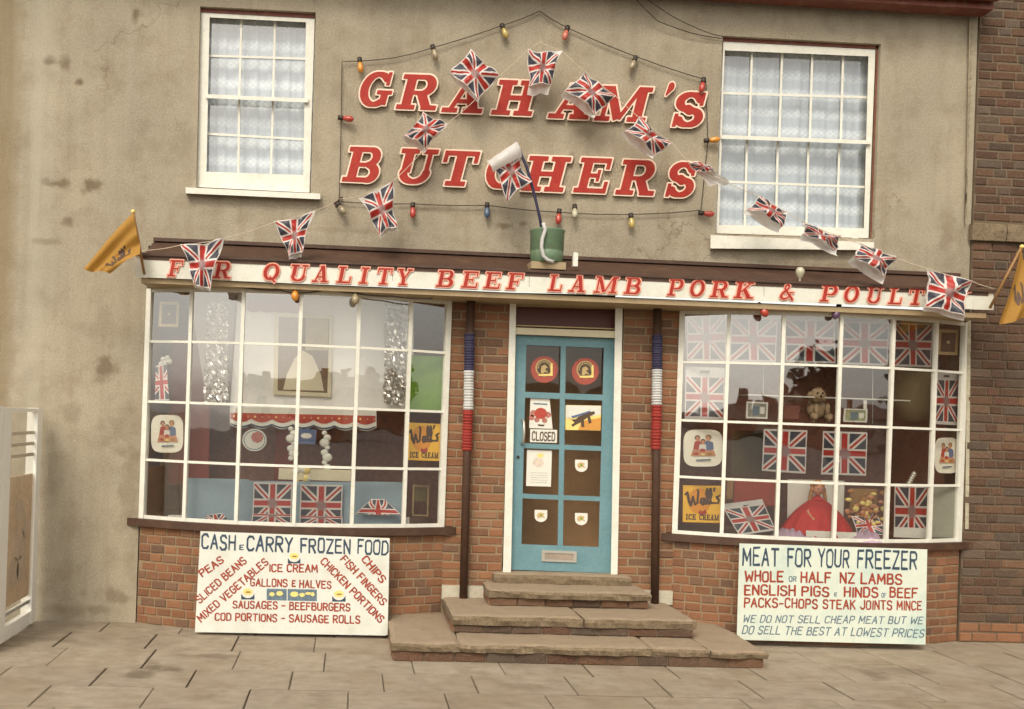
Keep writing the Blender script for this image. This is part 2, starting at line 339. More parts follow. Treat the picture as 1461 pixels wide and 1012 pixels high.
def flagmat(name, asp=1.0, disc=True, dull=1.0):
    m = bpy.data.materials.new(name); t, b = nodes(m); e = Ex(t); L = t.links
    uv = t.nodes.new('ShaderNodeUVMap'); sp = t.nodes.new('ShaderNodeSeparateXYZ'); L.new(uv.outputs[0], sp.inputs[0])
    x = e.m('MULTIPLY', e.m('SUBTRACT', sp.outputs[0], .5), 2); y = e.m('MULTIPLY', e.m('SUBTRACT', sp.outputs[1], .5), 2)
    ax, ay = e.m('ABSOLUTE', x), e.m('ABSOLUTE', y)
    dg = e.m('ABSOLUTE', e.m('SUBTRACT', ax, ay)); mn = e.m('MINIMUM', ax, ay)
    red, wht, blu = (.50*dull, .04*dull, .028*dull), (.78*dull, .72*dull, .67*dull), (.06*dull, .062*dull, .085*dull)
    c = e.mix(e.m('LESS_THAN', dg, .20), blu, wht)
    c = e.mix(e.m('LESS_THAN', dg, .075), c, red)
    c = e.mix(e.m('LESS_THAN', mn, .22), c, wht)
    c = e.mix(e.m('LESS_THAN', mn, .13), c, red)
    if disc:
        r = e.m('SQRT', e.m('ADD', e.m('MULTIPLY', x, x), e.m('MULTIPLY', y, y)))
        n = t.nodes.new('ShaderNodeTexNoise'); n.inputs['Scale'].default_value = 9; L.new(uv.outputs[0], n.inputs['Vector'])
        r = e.m('ADD', r, e.m('MULTIPLY', e.m('SUBTRACT', n.outputs[0], .5), .25))
        mr = t.nodes.new('ShaderNodeMapRange'); L.new(r, mr.inputs[0]); mr.inputs[1].default_value = .2; mr.inputs[2].default_value = .34; mr.inputs[3].default_value = .85; mr.inputs[4].default_value = 0
        c = e.mix(mr.outputs[0], c, (.30*dull, .22*dull, .21*dull))
    brd = e.m('GREATER_THAN', e.m('MAXIMUM', ax, ay), .95); c = e.mix(brd, c, wht)
    L.new(c, b.inputs['Base Color']); b.inputs['Roughness'].default_value = .42
    n = t.nodes.new('ShaderNodeTexNoise'); n.inputs['Scale'].default_value = 9; n.inputs['Detail'].default_value = 4; L.new(uv.outputs[0], n.inputs['Vector'])
    bp = t.nodes.new('ShaderNodeBump'); bp.inputs['Strength'].default_value = .5; bp.inputs['Distance'].default_value = .02; L.new(n.outputs[0], bp.inputs['Height']); L.new(bp.outputs[0], b.inputs['Normal'])
    return m
M['flag'] = flagmat('flag_print'); M['flagplain'] = flagmat('flag_print_plain', disc=False)
M['bagwhite'] = mat('white_polythene', (.80, .78, .74), .38, .06, 8, 40, .3, 12)
def thin(m, c, k=.45):                            # thin plastic lets light through
    t = m.node_tree; tl = t.nodes.new('ShaderNodeBsdfTranslucent'); ms = t.nodes.new('ShaderNodeMixShader'); ms.inputs[0].default_value = k
    b = t.nodes['Principled BSDF']; src = b.inputs['Base Color'].links[0].from_socket; t.links.new(src, tl.inputs[0])
    t.links.new(b.outputs[0], ms.inputs[1]); t.links.new(tl.outputs[0], ms.inputs[2]); t.links.new(ms.outputs[0], t.nodes['Material Output'].inputs[0])
thin(M['bagwhite'], None); thin(M['flag'], None, .3); thin(M['orange'], None, .4); thin(M['lace'] if 'lace' in M else M['flag'], None, .3)
def lacemat():
    m = bpy.data.materials.new('net_lace'); t, b = nodes(m); e = Ex(t); L = t.links
    g = t.nodes.new('ShaderNodeNewGeometry'); sp = t.nodes.new('ShaderNodeSeparateXYZ'); L.new(g.outputs['Position'], sp.inputs[0])
    x, z = sp.outputs[0], sp.outputs[2]
    band = e.m('ABSOLUTE', e.m('SINE', e.m('MULTIPLY', z, PI/.165)))
    br = t.nodes.new('ShaderNodeMapRange'); L.new(band, br.inputs[0]); br.inputs[1].default_value = .55; br.inputs[2].default_value = 1
    sx = e.m('SINE', e.m('MULTIPLY', x, 2*PI/.055)); sz = e.m('SINE', e.m('MULTIPLY', z, 2*PI/.045))
    mot = e.m('MULTIPLY', sx, sz)
    n = t.nodes.new('ShaderNodeTexNoise'); n.inputs['Scale'].default_value = 55; L.new(g.outputs['Position'], n.inputs['Vector'])
    f = e.m('ADD', e.m('MULTIPLY', br.outputs[0], .5), e.m('MULTIPLY', e.m('MULTIPLY', mot, br.outputs[0]), .18))
    f = e.m('ADD', f, e.m('MULTIPLY', e.m('SUBTRACT', n.outputs[0], .5), .5))
    L.new(e.mix(f, (.40, .46, .53), (.90, .95, 1.0)), b.inputs['Base Color']); b.inputs['Roughness'].default_value = .9
    tr = t.nodes.new('ShaderNodeBsdfTransparent'); mx_ = t.nodes.new('ShaderNodeMixShader')
    h = e.m('MULTIPLY', e.m('GREATER_THAN', e.m('MULTIPLY', e.m('SINE', e.m('MULTIPLY', x, 2*PI/.011)), e.m('SINE', e.m('MULTIPLY', z, 2*PI/.011))), .3), e.m('SUBTRACT', .22, e.m('MULTIPLY', br.outputs[0], .2)))
    L.new(h, mx_.inputs[0]); L.new(b.outputs[0], mx_.inputs[1]); L.new(tr.outputs[0], mx_.inputs[2]); L.new(mx_.outputs[0], t.nodes['Material Output'].inputs[0])
    return m
M['lace'] = lacemat()

# ------------------------------------------------------------------ lettering (glyphs drawn as distance fields, then traced)
def sd_box(X, Y, x0, y0, x1, y1):
    dx = np.abs(X-(x0+x1)/2)-(x1-x0)/2; dy = np.abs(Y-(y0+y1)/2)-(y1-y0)/2
    return np.hypot(np.maximum(dx, 0), np.maximum(dy, 0)) + np.minimum(np.maximum(dx, dy), 0)
def sd_seg(X, Y, x0, y0, x1, y1, w0):            # flat-ended bar
    L_ = math.hypot(x1-x0, y1-y0); c, s = (x1-x0)/L_, (y1-y0)/L_
    u = (X-(x0+x1)/2)*c+(Y-(y0+y1)/2)*s; v = -(X-(x0+x1)/2)*s+(Y-(y0+y1)/2)*c
    dx = np.abs(u)-L_/2; dy = np.abs(v)-w0/2
    return np.hypot(np.maximum(dx, 0), np.maximum(dy, 0)) + np.minimum(np.maximum(dx, dy), 0)
def sd_cap(X, Y, x0, y0, x1, y1, ra, rb):
    dx, dy = x1-x0, y1-y0; q = max(dx*dx+dy*dy, 1e-9)
    t = np.clip(((X-x0)*dx+(Y-y0)*dy)/q, 0, 1)
    return np.hypot(X-x0-t*dx, Y-y0-t*dy)-(ra+(rb-ra)*t)
def sd_arc(X, Y, cx, cy, rx, ry, a0, a1, ws, wt):
    n = 18; d = None; pr = None
    for k in range(n+1):
        a = math.radians(a0+(a1-a0)*k/n); c = (cx+rx*math.cos(a), cy+ry*math.sin(a), (wt+(ws-wt)*abs(math.cos(a)))/2)
        if pr:
            q = sd_cap(X, Y, pr[0], pr[1], c[0], c[1], pr[2], c[2]); d = q if d is None else np.minimum(d, q)
        pr = c
    return d
SL = {  # slab-serif capitals: b box, s bar, a arc (cx cy rx ry a0 a1 wside wtop), c tapered stroke; last number = width
'A': ('s.22,.07,.56,.98,.13;s.82,.07,.58,.98,.27;b.3,.27,.8,.39;b0,0,.42,.14;b.56,0,1.08,.14;b.38,.87,.66,1', 1.08),
'B': ('b.12,0,.38,1;b0,.86,.62,1;b0,0,.66,.14;b.3,.44,.66,.56;a.62,.725,.2,.205,90,-90,.24,.14;a.66,.27,.21,.205,90,-90,.26,.14', 1.0),
'C': ('a.52,.5,.37,.43,48,312,.27,.14;b.76,.62,.88,1', .95),
'E': ('b.12,0,.38,1;b0,.86,.9,1;b0,0,.95,.14;b.3,.44,.62,.56;b.57,.33,.67,.67;b.78,.68,.9,1;b.83,0,.95,.34', .96),
'F': ('b.12,0,.38,1;b0,.86,.9,1;b0,0,.54,.14;b.3,.42,.62,.55;b.57,.3,.67,.66;b.78,.66,.9,1', .9),
'G': ('a.52,.5,.37,.43,48,300,.27,.14;b.78,.62,.9,1;b.7,.06,.93,.46;b.56,.36,1.04,.48', 1.04),
'H': ('b.12,0,.38,1;b.68,0,.94,1;b.3,.43,.75,.57;b0,0,.49,.14;b.57,0,1.06,.14;b0,.86,.49,1;b.57,.86,1.06,1', 1.06),
'I': ('b.13,0,.39,1;b0,0,.52,.14;b0,.86,.52,1', .52),
'K': ('b.12,0,.38,1;b0,0,.49,.14;b0,.86,.49,1;s.36,.38,.82,.92,.13;s.52,.56,.84,.07,.25;b.6,.86,1.02,1;b.64,0,1.1,.14', 1.1),
'L': ('b.12,0,.38,1;b0,.86,.52,1;b0,0,.88,.14;b.76,0,.88,.42', .88),
'M': ('b.14,0,.27,1;b1.0,0,1.26,1;s.24,.97,.62,.06,.24;s.64,.06,1.06,.97,.12;b0,0,.41,.14;b.87,0,1.38,.14;b0,.86,.34,1;b1.0,.86,1.38,1', 1.38),
'O': ('a.5,.5,.37,.43,0,360,.27,.14', 1.0),
'P': ('b.12,0,.38,1;b0,.86,.66,1;b0,0,.54,.14;b.3,.38,.66,.5;a.62,.69,.23,.24,90,-90,.26,.14', .98),
'Q': ('a.5,.5,.37,.43,0,360,.27,.14;s.42,.24,.86,-.1,.15', 1.0),
'R': ('b.12,0,.38,1;b0,.86,.64,1;b0,0,.5,.14;b.3,.42,.62,.54;a.6,.705,.22,.225,90,-90,.25,.14;s.58,.5,.8,.07,.25;b.66,0,1.08,.14', 1.08),
'S': ('a.45,.715,.27,.215,25,262,.24,.14;c.42,.52,.5,.47,.125,.125;a.5,.28,.27,.21,82,-155,.24,.14;b.70,.62,.81,1;b.11,0,.22,.38', .88),
'T': ('b.34,0,.6,1;b0,.86,.94,1;b0,.66,.12,1;b.82,.66,.94,1;b.2,0,.74,.14', .94),
'U': ('b.12,.32,.37,1;b.73,.32,.86,1;b0,.86,.5,1;b.6,.86,1.0,1;a.5,.32,.305,.25,180,360,.22,.14', 1.0),
'Y': ('b.37,0,.63,.45;s.2,.95,.5,.4,.25;s.84,.95,.52,.4,.13;b0,.86,.43,1;b.64,.86,1.02,1;b.23,0,.77,.14', 1.02),
'&': ('c.98,.06,.34,.68,.09,.08;c.34,.68,.36,.85,.08,.08;c.36,.85,.5,.93,.07,.07;c.5,.93,.62,.83,.07,.08;c.62,.83,.55,.66,.08,.08;c.55,.66,.22,.4,.08,.1;c.22,.4,.15,.22,.1,.1;c.15,.22,.32,.08,.1,.08;c.32,.08,.58,.12,.08,.07;c.58,.12,.8,.38,.07,.06;b.66,.42,1.02,.52', 1.05),
"'": ('c.22,.88,.1,.66,.13,.03', .35),
}
HW = {  # hand-painted monoline capitals
'A': '0,0 .3,1 .6,0;.1,.36 .5,.36', 'B': '0,0 0,1 .42,.97 .5,.8 .42,.57 0,.54;.42,.57 .56,.42 .56,.15 .44,.01 0,0', 'C': '.56,.84 .44,1 .14,1 0,.82 0,.18 .14,0 .44,0 .56,.16',
'D': '0,0 0,1 .36,1 .56,.8 .56,.2 .36,0 0,0', 'E': '.52,1 0,1 0,0 .54,0;0,.53 .42,.53', 'F': '.52,1 0,1 0,0;0,.53 .4,.53', 'G': '.56,.84 .42,1 .14,1 0,.82 0,.18 .14,0 .42,0 .56,.14 .56,.46 .32,.46',
'H': '0,0 0,1;.54,0 .54,1;0,.52 .54,.52', 'I': '.05,0 .05,1', 'J': '.5,1 .5,.2 .36,0 .14,0 0,.2', 'K': '0,0 0,1;.52,1 0,.42;.16,.58 .55,0', 'L': '0,1 0,0 .5,0',
'M': '0,0 .04,1 .35,.3 .66,1 .7,0', 'N': '0,0 0,1 .54,0 .54,1', 'O': '.12,0 0,.16 0,.84 .12,1 .44,1 .56,.84 .56,.16 .44,0 .12,0', 'P': '0,0 0,1 .4,1 .54,.88 .54,.6 .4,.48 0,.48',
'R': '0,0 0,1 .4,1 .54,.88 .54,.62 .4,.5 0,.5;.24,.5 .56,0', 'S': '.53,.84 .42,1 .14,1 .02,.86 .02,.66 .14,.54 .42,.47 .55,.34 .55,.14 .42,0 .13,0 0,.16', 'T': '0,1 .6,1;.3,1 .3,0',
'U': '0,1 0,.16 .13,0 .42,0 .55,.16 .55,1', 'V': '0,1 .29,0 .58,1', 'W': '0,1 .14,0 .38,.66 .62,0 .76,1', 'X': '0,0 .55,1;0,1 .55,0', 'Y': '0,1 .28,.5 .56,1;.28,.5 .28,0', 'Z': '0,1 .55,1 0,0 .56,0',
'&': '.5,.9 .1,.9 .1,.1 .5,.1;.1,.5 .4,.5', '-': '0,.45 .4,.45', '.': '.04,.45 .06,.47',
'\x01': '0,.78 .1,.88 .12,.34 .2,.12 .32,.62 .39,.16 .5,.22 .6,.9 .56,.98;.82,.45 .7,.47 .64,.24 .72,.12 .82,.4 .83,.14 .9,.16 1.02,.62 1.0,.97 .93,.72 .96,.16 1.04,.14 1.16,.62 1.14,.97 1.07,.72 1.1,.16 1.2,.16;1.32,1.0 1.28,.84;1.5,.52 1.38,.46 1.46,.28 1.42,.12 1.28,.16',
}
def trace(D, xs, ys, lv):
    """closed contours of D == lv"""
    S = D < lv; H, Wd = D.shape; seg = {}
    def pt(k):
        i, j, h = k
        a, b = D[i, j], (D[i, j+1] if h else D[i+1, j]); t = (lv-a)/(b-a)
        return (xs[j]+(xs[1]-xs[0])*t, ys[i]) if h else (xs[j], ys[i]+(ys[1]-ys[0])*t)
    c = S[:-1, :-1]*1+S[:-1, 1:]*2+S[1:, 1:]*4+S[1:, :-1]*8
    T = {1: ['LB'], 2: ['BR'], 3: ['LR'], 4: ['RT'], 5: ['LB', 'RT'], 6: ['BT'], 7: ['LT'], 8: ['TL'], 9: ['TB'], 10: ['BR', 'TL'], 11: ['TR'], 12: ['RL'], 13: ['RB'], 14: ['BL']}
    for i, j in zip(*np.where((c > 0) & (c < 15))):
        E = {'L': (i, j, 0), 'R': (i, j+1, 0), 'B': (i, j, 1), 'T': (i+1, j, 1)}
        for s in T[int(c[i, j])]:
            seg.setdefault(E[s[0]], []).append(E[s[1]]); seg.setdefault(E[s[1]], []).append(E[s[0]])
    out = []; seen = set()
    for k in seg:
        if k in seen: continue
        path = [k]; seen.add(k); cur = k
        while True:
            nx = [q for q in seg[cur] if q not in seen]
            if not nx: break
            cur = nx[0]; seen.add(cur); path.append(cur)
        if len(path) > 6: out.append([pt(q) for q in path])
    return out
def simp(l, eps):
    def dp(a):
        if len(a) < 3: return a
        (x0, y0), (x1, y1) = a[0], a[-1]; L_ = math.hypot(x1-x0, y1-y0) or 1e-9; best = 0; bi = 0
        for k in range(1, len(a)-1):
            d = abs((x1-x0)*(a[k][1]-y0)-(y1-y0)*(a[k][0]-x0))/L_ if L_ > 1e-6 else math.hypot(a[k][0]-x0, a[k][1]-y0)
            if d > best: best, bi = d, k
        if best < eps: return [a[0], a[-1]]
        return dp(a[:bi+1])[:-1]+dp(a[bi:])
    far = max(range(len(l)), key=lambda k: (l[k][0]-l[0][0])**2+(l[k][1]-l[0][1])**2)
    return dp(l[:far+1])[:-1]+dp(l[far:]+[l[0]])[:-1]
_G = {}
def glyph(ch, font, lv):
    key = (ch, font, lv)
    if key in _G: return _G[key]
    st = .0125 if font == 'S' else .03
    if font == 'S': wd = SL[ch][1]
    else:
        pl = [[tuple(map(float, p.split(','))) for p in s.split()] for s in HW[ch].split(';')]
        wd = max(p[0] for s in pl for p in s)
    if font == 'H' and ch == '\x01': st = .018
    xs = np.arange(-.25, wd+.25, st); ys = np.arange(-.3, 1.25, st); X, Y = np.meshgrid(xs, ys); D = np.full(X.shape, 9.)
    if font == 'S':
        for s in SL[ch][0].split(';'):
            v = list(map(float, s[1:].split(',')))
            D = np.minimum(D, {'b': sd_box, 's': sd_seg, 'a': sd_arc, 'c': sd_cap}[s[0]](X, Y, *v))
    else:
        for s in pl:
            for a, b in zip(s, s[1:]): D = np.minimum(D, sd_cap(X, Y, a[0], a[1], b[0], b[1], 0, 0))
    ls = [simp(l, .004 if font == 'S' else .012) for l in trace(D, xs, ys, lv+1e-5)]
    _G[key] = ([l for l in ls if len(l) > 2], wd); return _G[key]
def text(name, s, x0, y0, x1, y1, h, Y, mat_, parent, wt=.075, font='H', shear=0, t=.0012, jit=.0, gap=.26, lvl=None):
    """one line of flat lettering with its baseline from (x0,y0) to (x1,y1), h high"""
    lv = wt if font == 'H' else (lvl or 0)
    tot = 0
    for ch in s: tot += (.45 if ch == ' ' else glyph(ch, font, lv)[1]+gap)
    tot -= gap; L_ = math.hypot(x1-x0, y1-y0); ux, uy = (x1-x0)/L_, (y1-y0)/L_; k = L_/tot; nx, ny = uy, -ux
    VS, FS = [], []; c = 0
    for ch in s:
        if ch == ' ': c += .45; continue
        ls, wd = glyph(ch, font, lv)
        dy = R.uniform(-jit, jit)*h; hh = h*(1+R.uniform(-jit, jit))
        mp = [[(x0+ux*(c+p[0])*k+nx*(p[1]*hh+dy)+ux*shear*p[1]*hh, y0+uy*(c+p[0])*k+ny*(p[1]*hh+dy)+uy*shear*p[1]*hh) for p in l] for l in ls]
        wob = .045*h if font == 'H' else .0
        mp = [[(a+wob*noise.noise(Vector((a*.16, b*.16, 1+h))), b+wob*noise.noise(Vector((a*.16, b*.16, 9+h)))) for a, b in l] for l in mp]
        v, f = prism_data(mp, P, Y, Y-t); n = len(VS); VS += v; FS += [tuple(n+q for q in ff) for ff in f]; c += wd+gap
    return mk(name, VS, FS, mat_, parent)
def letter(ch, x0, x1, yb, h, shear, Y, t, o, lf=-.016):
    """a raised slab letter spanning x0..x1 at its foot line: returns (backing, face) solids"""
    res = []
    for lv, a, b in ((o, Y, Y-t), (lf, Y-t+.001, Y-t-.004)):
        ls, wd = glyph(ch, 'S', lv); k = (x1-x0-shear*h*.0)/(wd if wd else 1)
        mp = [[(x0+p[0]*k+shear*p[1]*h, yb+.038*(x0+p[0]*k-x0)-p[1]*h) for p in l] for l in ls]
        res.append(prism_data(mp, P, a, b))
    return res

# ------------------------------------------------------------------ bricks
def brick_mesh(name, mt, sx=1., seed=0, ch=.05):
    r = random.Random(seed); j = lambda a: r.uniform(-a, a)
    # local box: x 0..1 (length) y 0..1 depth (front at 0) z 0..1
    o = [(0, .1, 0), (1, .1, 0), (1, .1, 1), (0, .1, 1)]; cx, cz = ch/sx, ch*2.2
    f = [(cx+j(.01), 0, cz+j(.05)), (1-cx+j(.01), j(.03), cz+j(.05)), (1-cx+j(.01), j(.03), 1-cz+j(.05)), (cx+j(.01), j(.03), 1-cz+j(.05))]
    o = [(a[0]+j(.012)/sx, a[1], a[2]+j(.05)) for a in o]; bk = [(a[0], 1, a[2]) for a in o]
    me = bpy.data.meshes.new(name)
    me.from_pydata(f+o+bk, [], [(0, 1, 2, 3)]+[(k, 4+k, 4+(k+1) % 4, (k+1) % 4) for k in range(4)]+[(4+k, 8+k, 8+(k+1) % 4, 4+(k+1) % 4) for k in range(4)]+[(8, 9, 10, 11)])
    b = bmesh.new(); b.from_mesh(me); bmesh.ops.recalc_face_normals(b, faces=b.faces); b.to_mesh(me); b.free()
    me.materials.append(mt); return me
BR = {k: [brick_mesh('brick', M[k], 2, q) for q in range(8)] for k in ('brick', 'brickold')}
def put_brick(kind, p, ang, L_, z, hgt, parent, depth=.06, name='brick', proud=0):
    o = bpy.data.objects.new(name, R.choice(BR[kind]))
    o.location = (p[0]+math.sin(ang)*proud, p[1]-math.cos(ang)*proud, z); o.rotation_euler = (0, 0, ang); o.scale = (L_, depth, hgt)
    return link(o, parent, o.location)
def lay(kind, path, length, z0, z1, parent, course=.075, flem=True, proud=.006, j=.0125, full=.2255, head=.1125):
    """courses of bricks along path(s) -> (x, y)"""
    n = int(round((z1-z0)/course)); c = (z1-z0)/n
    for k in range(n):
        s = -[0, .055, .1, .02][k % 4] if flem else -(k % 2)*.1125; i = k
        while s < length-.015:
            L_ = (full if i % 2 else head) if flem else full
            if flem and R.random() < .12: L_ = full
            a, b = max(s, 0), min(s+L_, length)
            if length-b < .05: b = length
            if b-a > .04:
                pa, pb = path(a), path(b); ang = math.atan2(pb[1]-pa[1], pb[0]-pa[0])
                put_brick(kind, (pa[0]+math.cos(ang)*j/2, pa[1]+math.sin(ang)*j/2), ang, math.hypot(pb[0]-pa[0], pb[1]-pa[1])-j, z0+k*c+j/2, c-j, parent, proud=proud+R.uniform(-.002, .003))
            s = b if b == length else s+L_; i += 1

# ------------------------------------------------------------------ SETTING: ground
FX0, FX1 = P(205, 600).x, P(1378, 600).x
BAYS = ((205, 638), (966, 1374.5)); SAG = .28; Z0, Z1 = .86, 2.745
def bayarc(i):
    a, b = P(BAYS[i][0], 600).x, P(BAYS[i][1], 610).x; c = (a+b)/2; h = (b-a)/2; Rr = (h*h+SAG*SAG)/(2*SAG)
    return a, b, c, h, Rr
def arcY(i, x):
    a, b, c, h, Rr = bayarc(i); dx = min(abs(x-c), h); return -(math.sqrt(Rr*Rr-dx*dx)-(Rr-SAG))
pav = MB().box(-9, 12, -5.2, 6, -.3, -.022).build('pavement', M['joint']); tag(pav, 'tan sandy pavement bed under the stone flags', kind='structure')
del pav['label']
road = MB().box(-120, 120, -140, -5.2, -.6, -.12).build('road', M['asphalt']); tag(road, kind='structure')
kb = MB().box(-12, 14, -5.36, -5.2, -.3, .0).build('kerb', M['step']); tag(kb, kind='structure')
slabs = []
for q in range(6):
    r = random.Random(q+50); me = bpy.data.meshes.new('paving_slab'); j = lambda a: r.uniform(-a, a)
    c = .009; T_ = [(c+j(.01), c+j(.012), 0+j(.0)), (1-c+j(.01), c+j(.012), 0), (1-c+j(.01), 1-c+j(.012), 0), (c+j(.01), 1-c+j(.012), 0)]
    B_ = [(.0, 0, -.1), (1, 0, -.1), (1, 1, -.1), (0, 1, -.1)]; D_ = [(a[0], a[1], -1) for a in B_]
    me.from_pydata(T_+B_+D_, [], [(0, 1, 2, 3)]+[(k, 4+k, 4+(k+1) % 4, (k+1) % 4) for k in range(4)]+[(4+k, 8+k, 8+(k+1) % 4, 4+(k+1) % 4) for k in range(4)])
    b = bmesh.new(); b.from_mesh(me); bmesh.ops.recalc_face_normals(b, faces=b.faces)
    b.to_mesh(me); b.free(); me.materials.append(M['slab']); slabs.append(me)
rows = [-5.19, -4.7, -4.2, -3.7, -3.2, -2.72, -2.27, -1.83, -1.39, -.86, -.36, .10]
for k in range(len(rows)-1):
    y0, y1 = rows[k], rows[k+1]; x = -4.4 + (.31 if k % 2 else 0) + (.09, 0, -.05)[k % 3]
    while x < 7.2:
        wd = .625 + R.uniform(-.03, .03)
        o = bpy.data.objects.new('paving_slab', R.choice(slabs)); g = R.choice((.002, .003, .004, .008))
        o.location = (x+g, y0+.002, R.uniform(-.0025, .002)); o.scale = (wd-2*g, y1-y0-.004, .05)
        o.rotation_euler = (R.uniform(-.004, .004), R.uniform(-.004, .004), 0)
        link(o, pav, o.location); x += wd
# the far side of the square, seen only in the shop glass
r = random.Random(4); x = -62; hw = [mat('far_wall%d' % k, c, .9, .15, 1, 8) for k, c in enumerate(((.5, .42, .3), (.28, .13, .07), (.42, .38, .3), (.33, .17, .09)))]; rf = mat('far_roof', (.10, .065, .045), .9, .2, 1, 8); gl = mat('far_window', (.05, .05, .05), .3, .1)
HN = ('cream rendered', 'red brick', 'grey rendered', 'brown brick'); k = 0
while x < 78:
    wd = r.uniform(8, 13); he = r.uniform(3.3, 4.6); hr_ = he+r.uniform(1.3, 2.2); y = -96+r.uniform(-2, 2); kk = k % 4
    h_ = empty('house', (x+wd/2, y, 0), '%s house across the square with %d chimneys, number %s along' % (HN[kk], 1+k % 2, ('one', 'two', 'three', 'four', 'five', 'six', 'seven', 'eight', 'nine', 'ten', 'eleven', 'twelve', 'thirteen', 'fourteen', 'fifteen', 'sixteen')[k % 16]), 'house', 'houses across the square')
    MB().box(x, x+wd, y-7, y, 0, he).build('wall', hw[kk], h_)
    ro = MB().add([(x-.2, y+.3, he), (x+wd+.2, y+.3, he), (x+wd+.2, y-7.3, he), (x-.2, y-7.3, he), (x+.2, y-3.5, hr_), (x+wd-.2, y-3.5, hr_)], [(0, 1, 5, 4), (3, 4, 5, 2), (0, 4, 3), (1, 2, 5), (0, 3, 2, 1)]).build('roof', rf, h_)
    for q in range(1+k % 2): cx_ = x+wd*(.12+.7*q); MB().box(cx_, cx_+.9, y-3.9, y-3.1, hr_-.6, hr_+.9).build('chimney', hw[1], ro)
    for q in range(3): MB().box(x+wd*(.12+.3*q), x+wd*(.12+.3*q)+1.3, y-.05, y+.04, 1.0, 2.3).build('window', gl, h_)
    x += wd+r.choice((0, 0, 1.5, 4)); k += 1
for k, (tx, ty, th) in enumerate(((20, -52, 6.4), (29, -60, 6.0), (47, -50, 7), (-9, -58, 5.6), (-26, -55, 7), (62, -45, 8))):
    t_ = MB().tube([(tx, ty, 0), (tx+.1, ty, th*.3), (tx-.1, ty, th*.6)], [.28, .2, .1], 7).build('tree', mat('bark%d' % k, (.08, .055, .035), .95, .2), None, True)
    tag(t_, ('bare-trunked bushy tree beyond the road', 'low bushy tree beyond the road', 'tall spreading tree beyond the road', 'small round tree beyond the road', 'broad leafy tree beyond the road', 'tallest leafy tree beyond the road')[k], 'tree', 'trees beyond the road')
    vs = []; fs = []
    for q in range(1500):
        u = Vector((r.gauss(0, 1), r.gauss(0, 1), r.gauss(0, .8))).normalized()*(r.random()**.4)*(1+.35*math.sin(q % 7)); c_ = Vector((tx+u.x*th*.33, ty+u.y*th*.33, th*.66+u.z*th*.34))
        a_ = Vector((r.uniform(-1, 1), r.uniform(-1, 1), r.uniform(-1, 1))).normalized()*.3; b_ = a_.orthogonal().normalized()*.2; n = len(vs); vs += [c_-a_, c_+b_, c_+a_, c_-b_]; fs.append((n, n+1, n+2, n+3))
    mk('crown', vs, fs, M['hedge'], t_, fix=False)['kind'] = 'stuff'

# ------------------------------------------------------------------ BUILDING
B = empty('shop_building', (1.6, 0, 0), 'two-storey butchers shop with drab rendered upper wall and bow windows', 'shop')
XL, XR = -4.6, P(1386, 300).x
def wl(loops, Y0, Y1, name, mt, parent=B):
    vs, fs = prism_data(loops, lambda x, z, Y: Vector((x, Y, z)), Y1, Y0); return mk(name, vs, fs, mt, parent)
def pq(q, Y=0): return [(P(a, b, Y).x, P(a, b, Y).z) for a, b in q]
winL = [(285.5, 9), (450.5, 17.5), (443, 276), (280, 268)]
winR = [(1031, 51), (1257, 63), (1247, 341), (1021, 334)]
baL, baR = bayarc(0), bayarc(1)
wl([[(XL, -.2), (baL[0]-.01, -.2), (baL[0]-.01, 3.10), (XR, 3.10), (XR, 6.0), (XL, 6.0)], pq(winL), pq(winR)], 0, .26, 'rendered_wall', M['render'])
MB().box(-.9, XR+.0, -.20, -.04, 5.365, 5.62).box(XL, -.9, -.20, -.04, 5.365, 5.62).build('eaves_board', M['maroon'], B)
gb = MB(); gb.tube([(XL, -.26, 5.47), (XR, -.26, 5.47)], .06, 10); gb.build('gutter', M['maroon'], B)
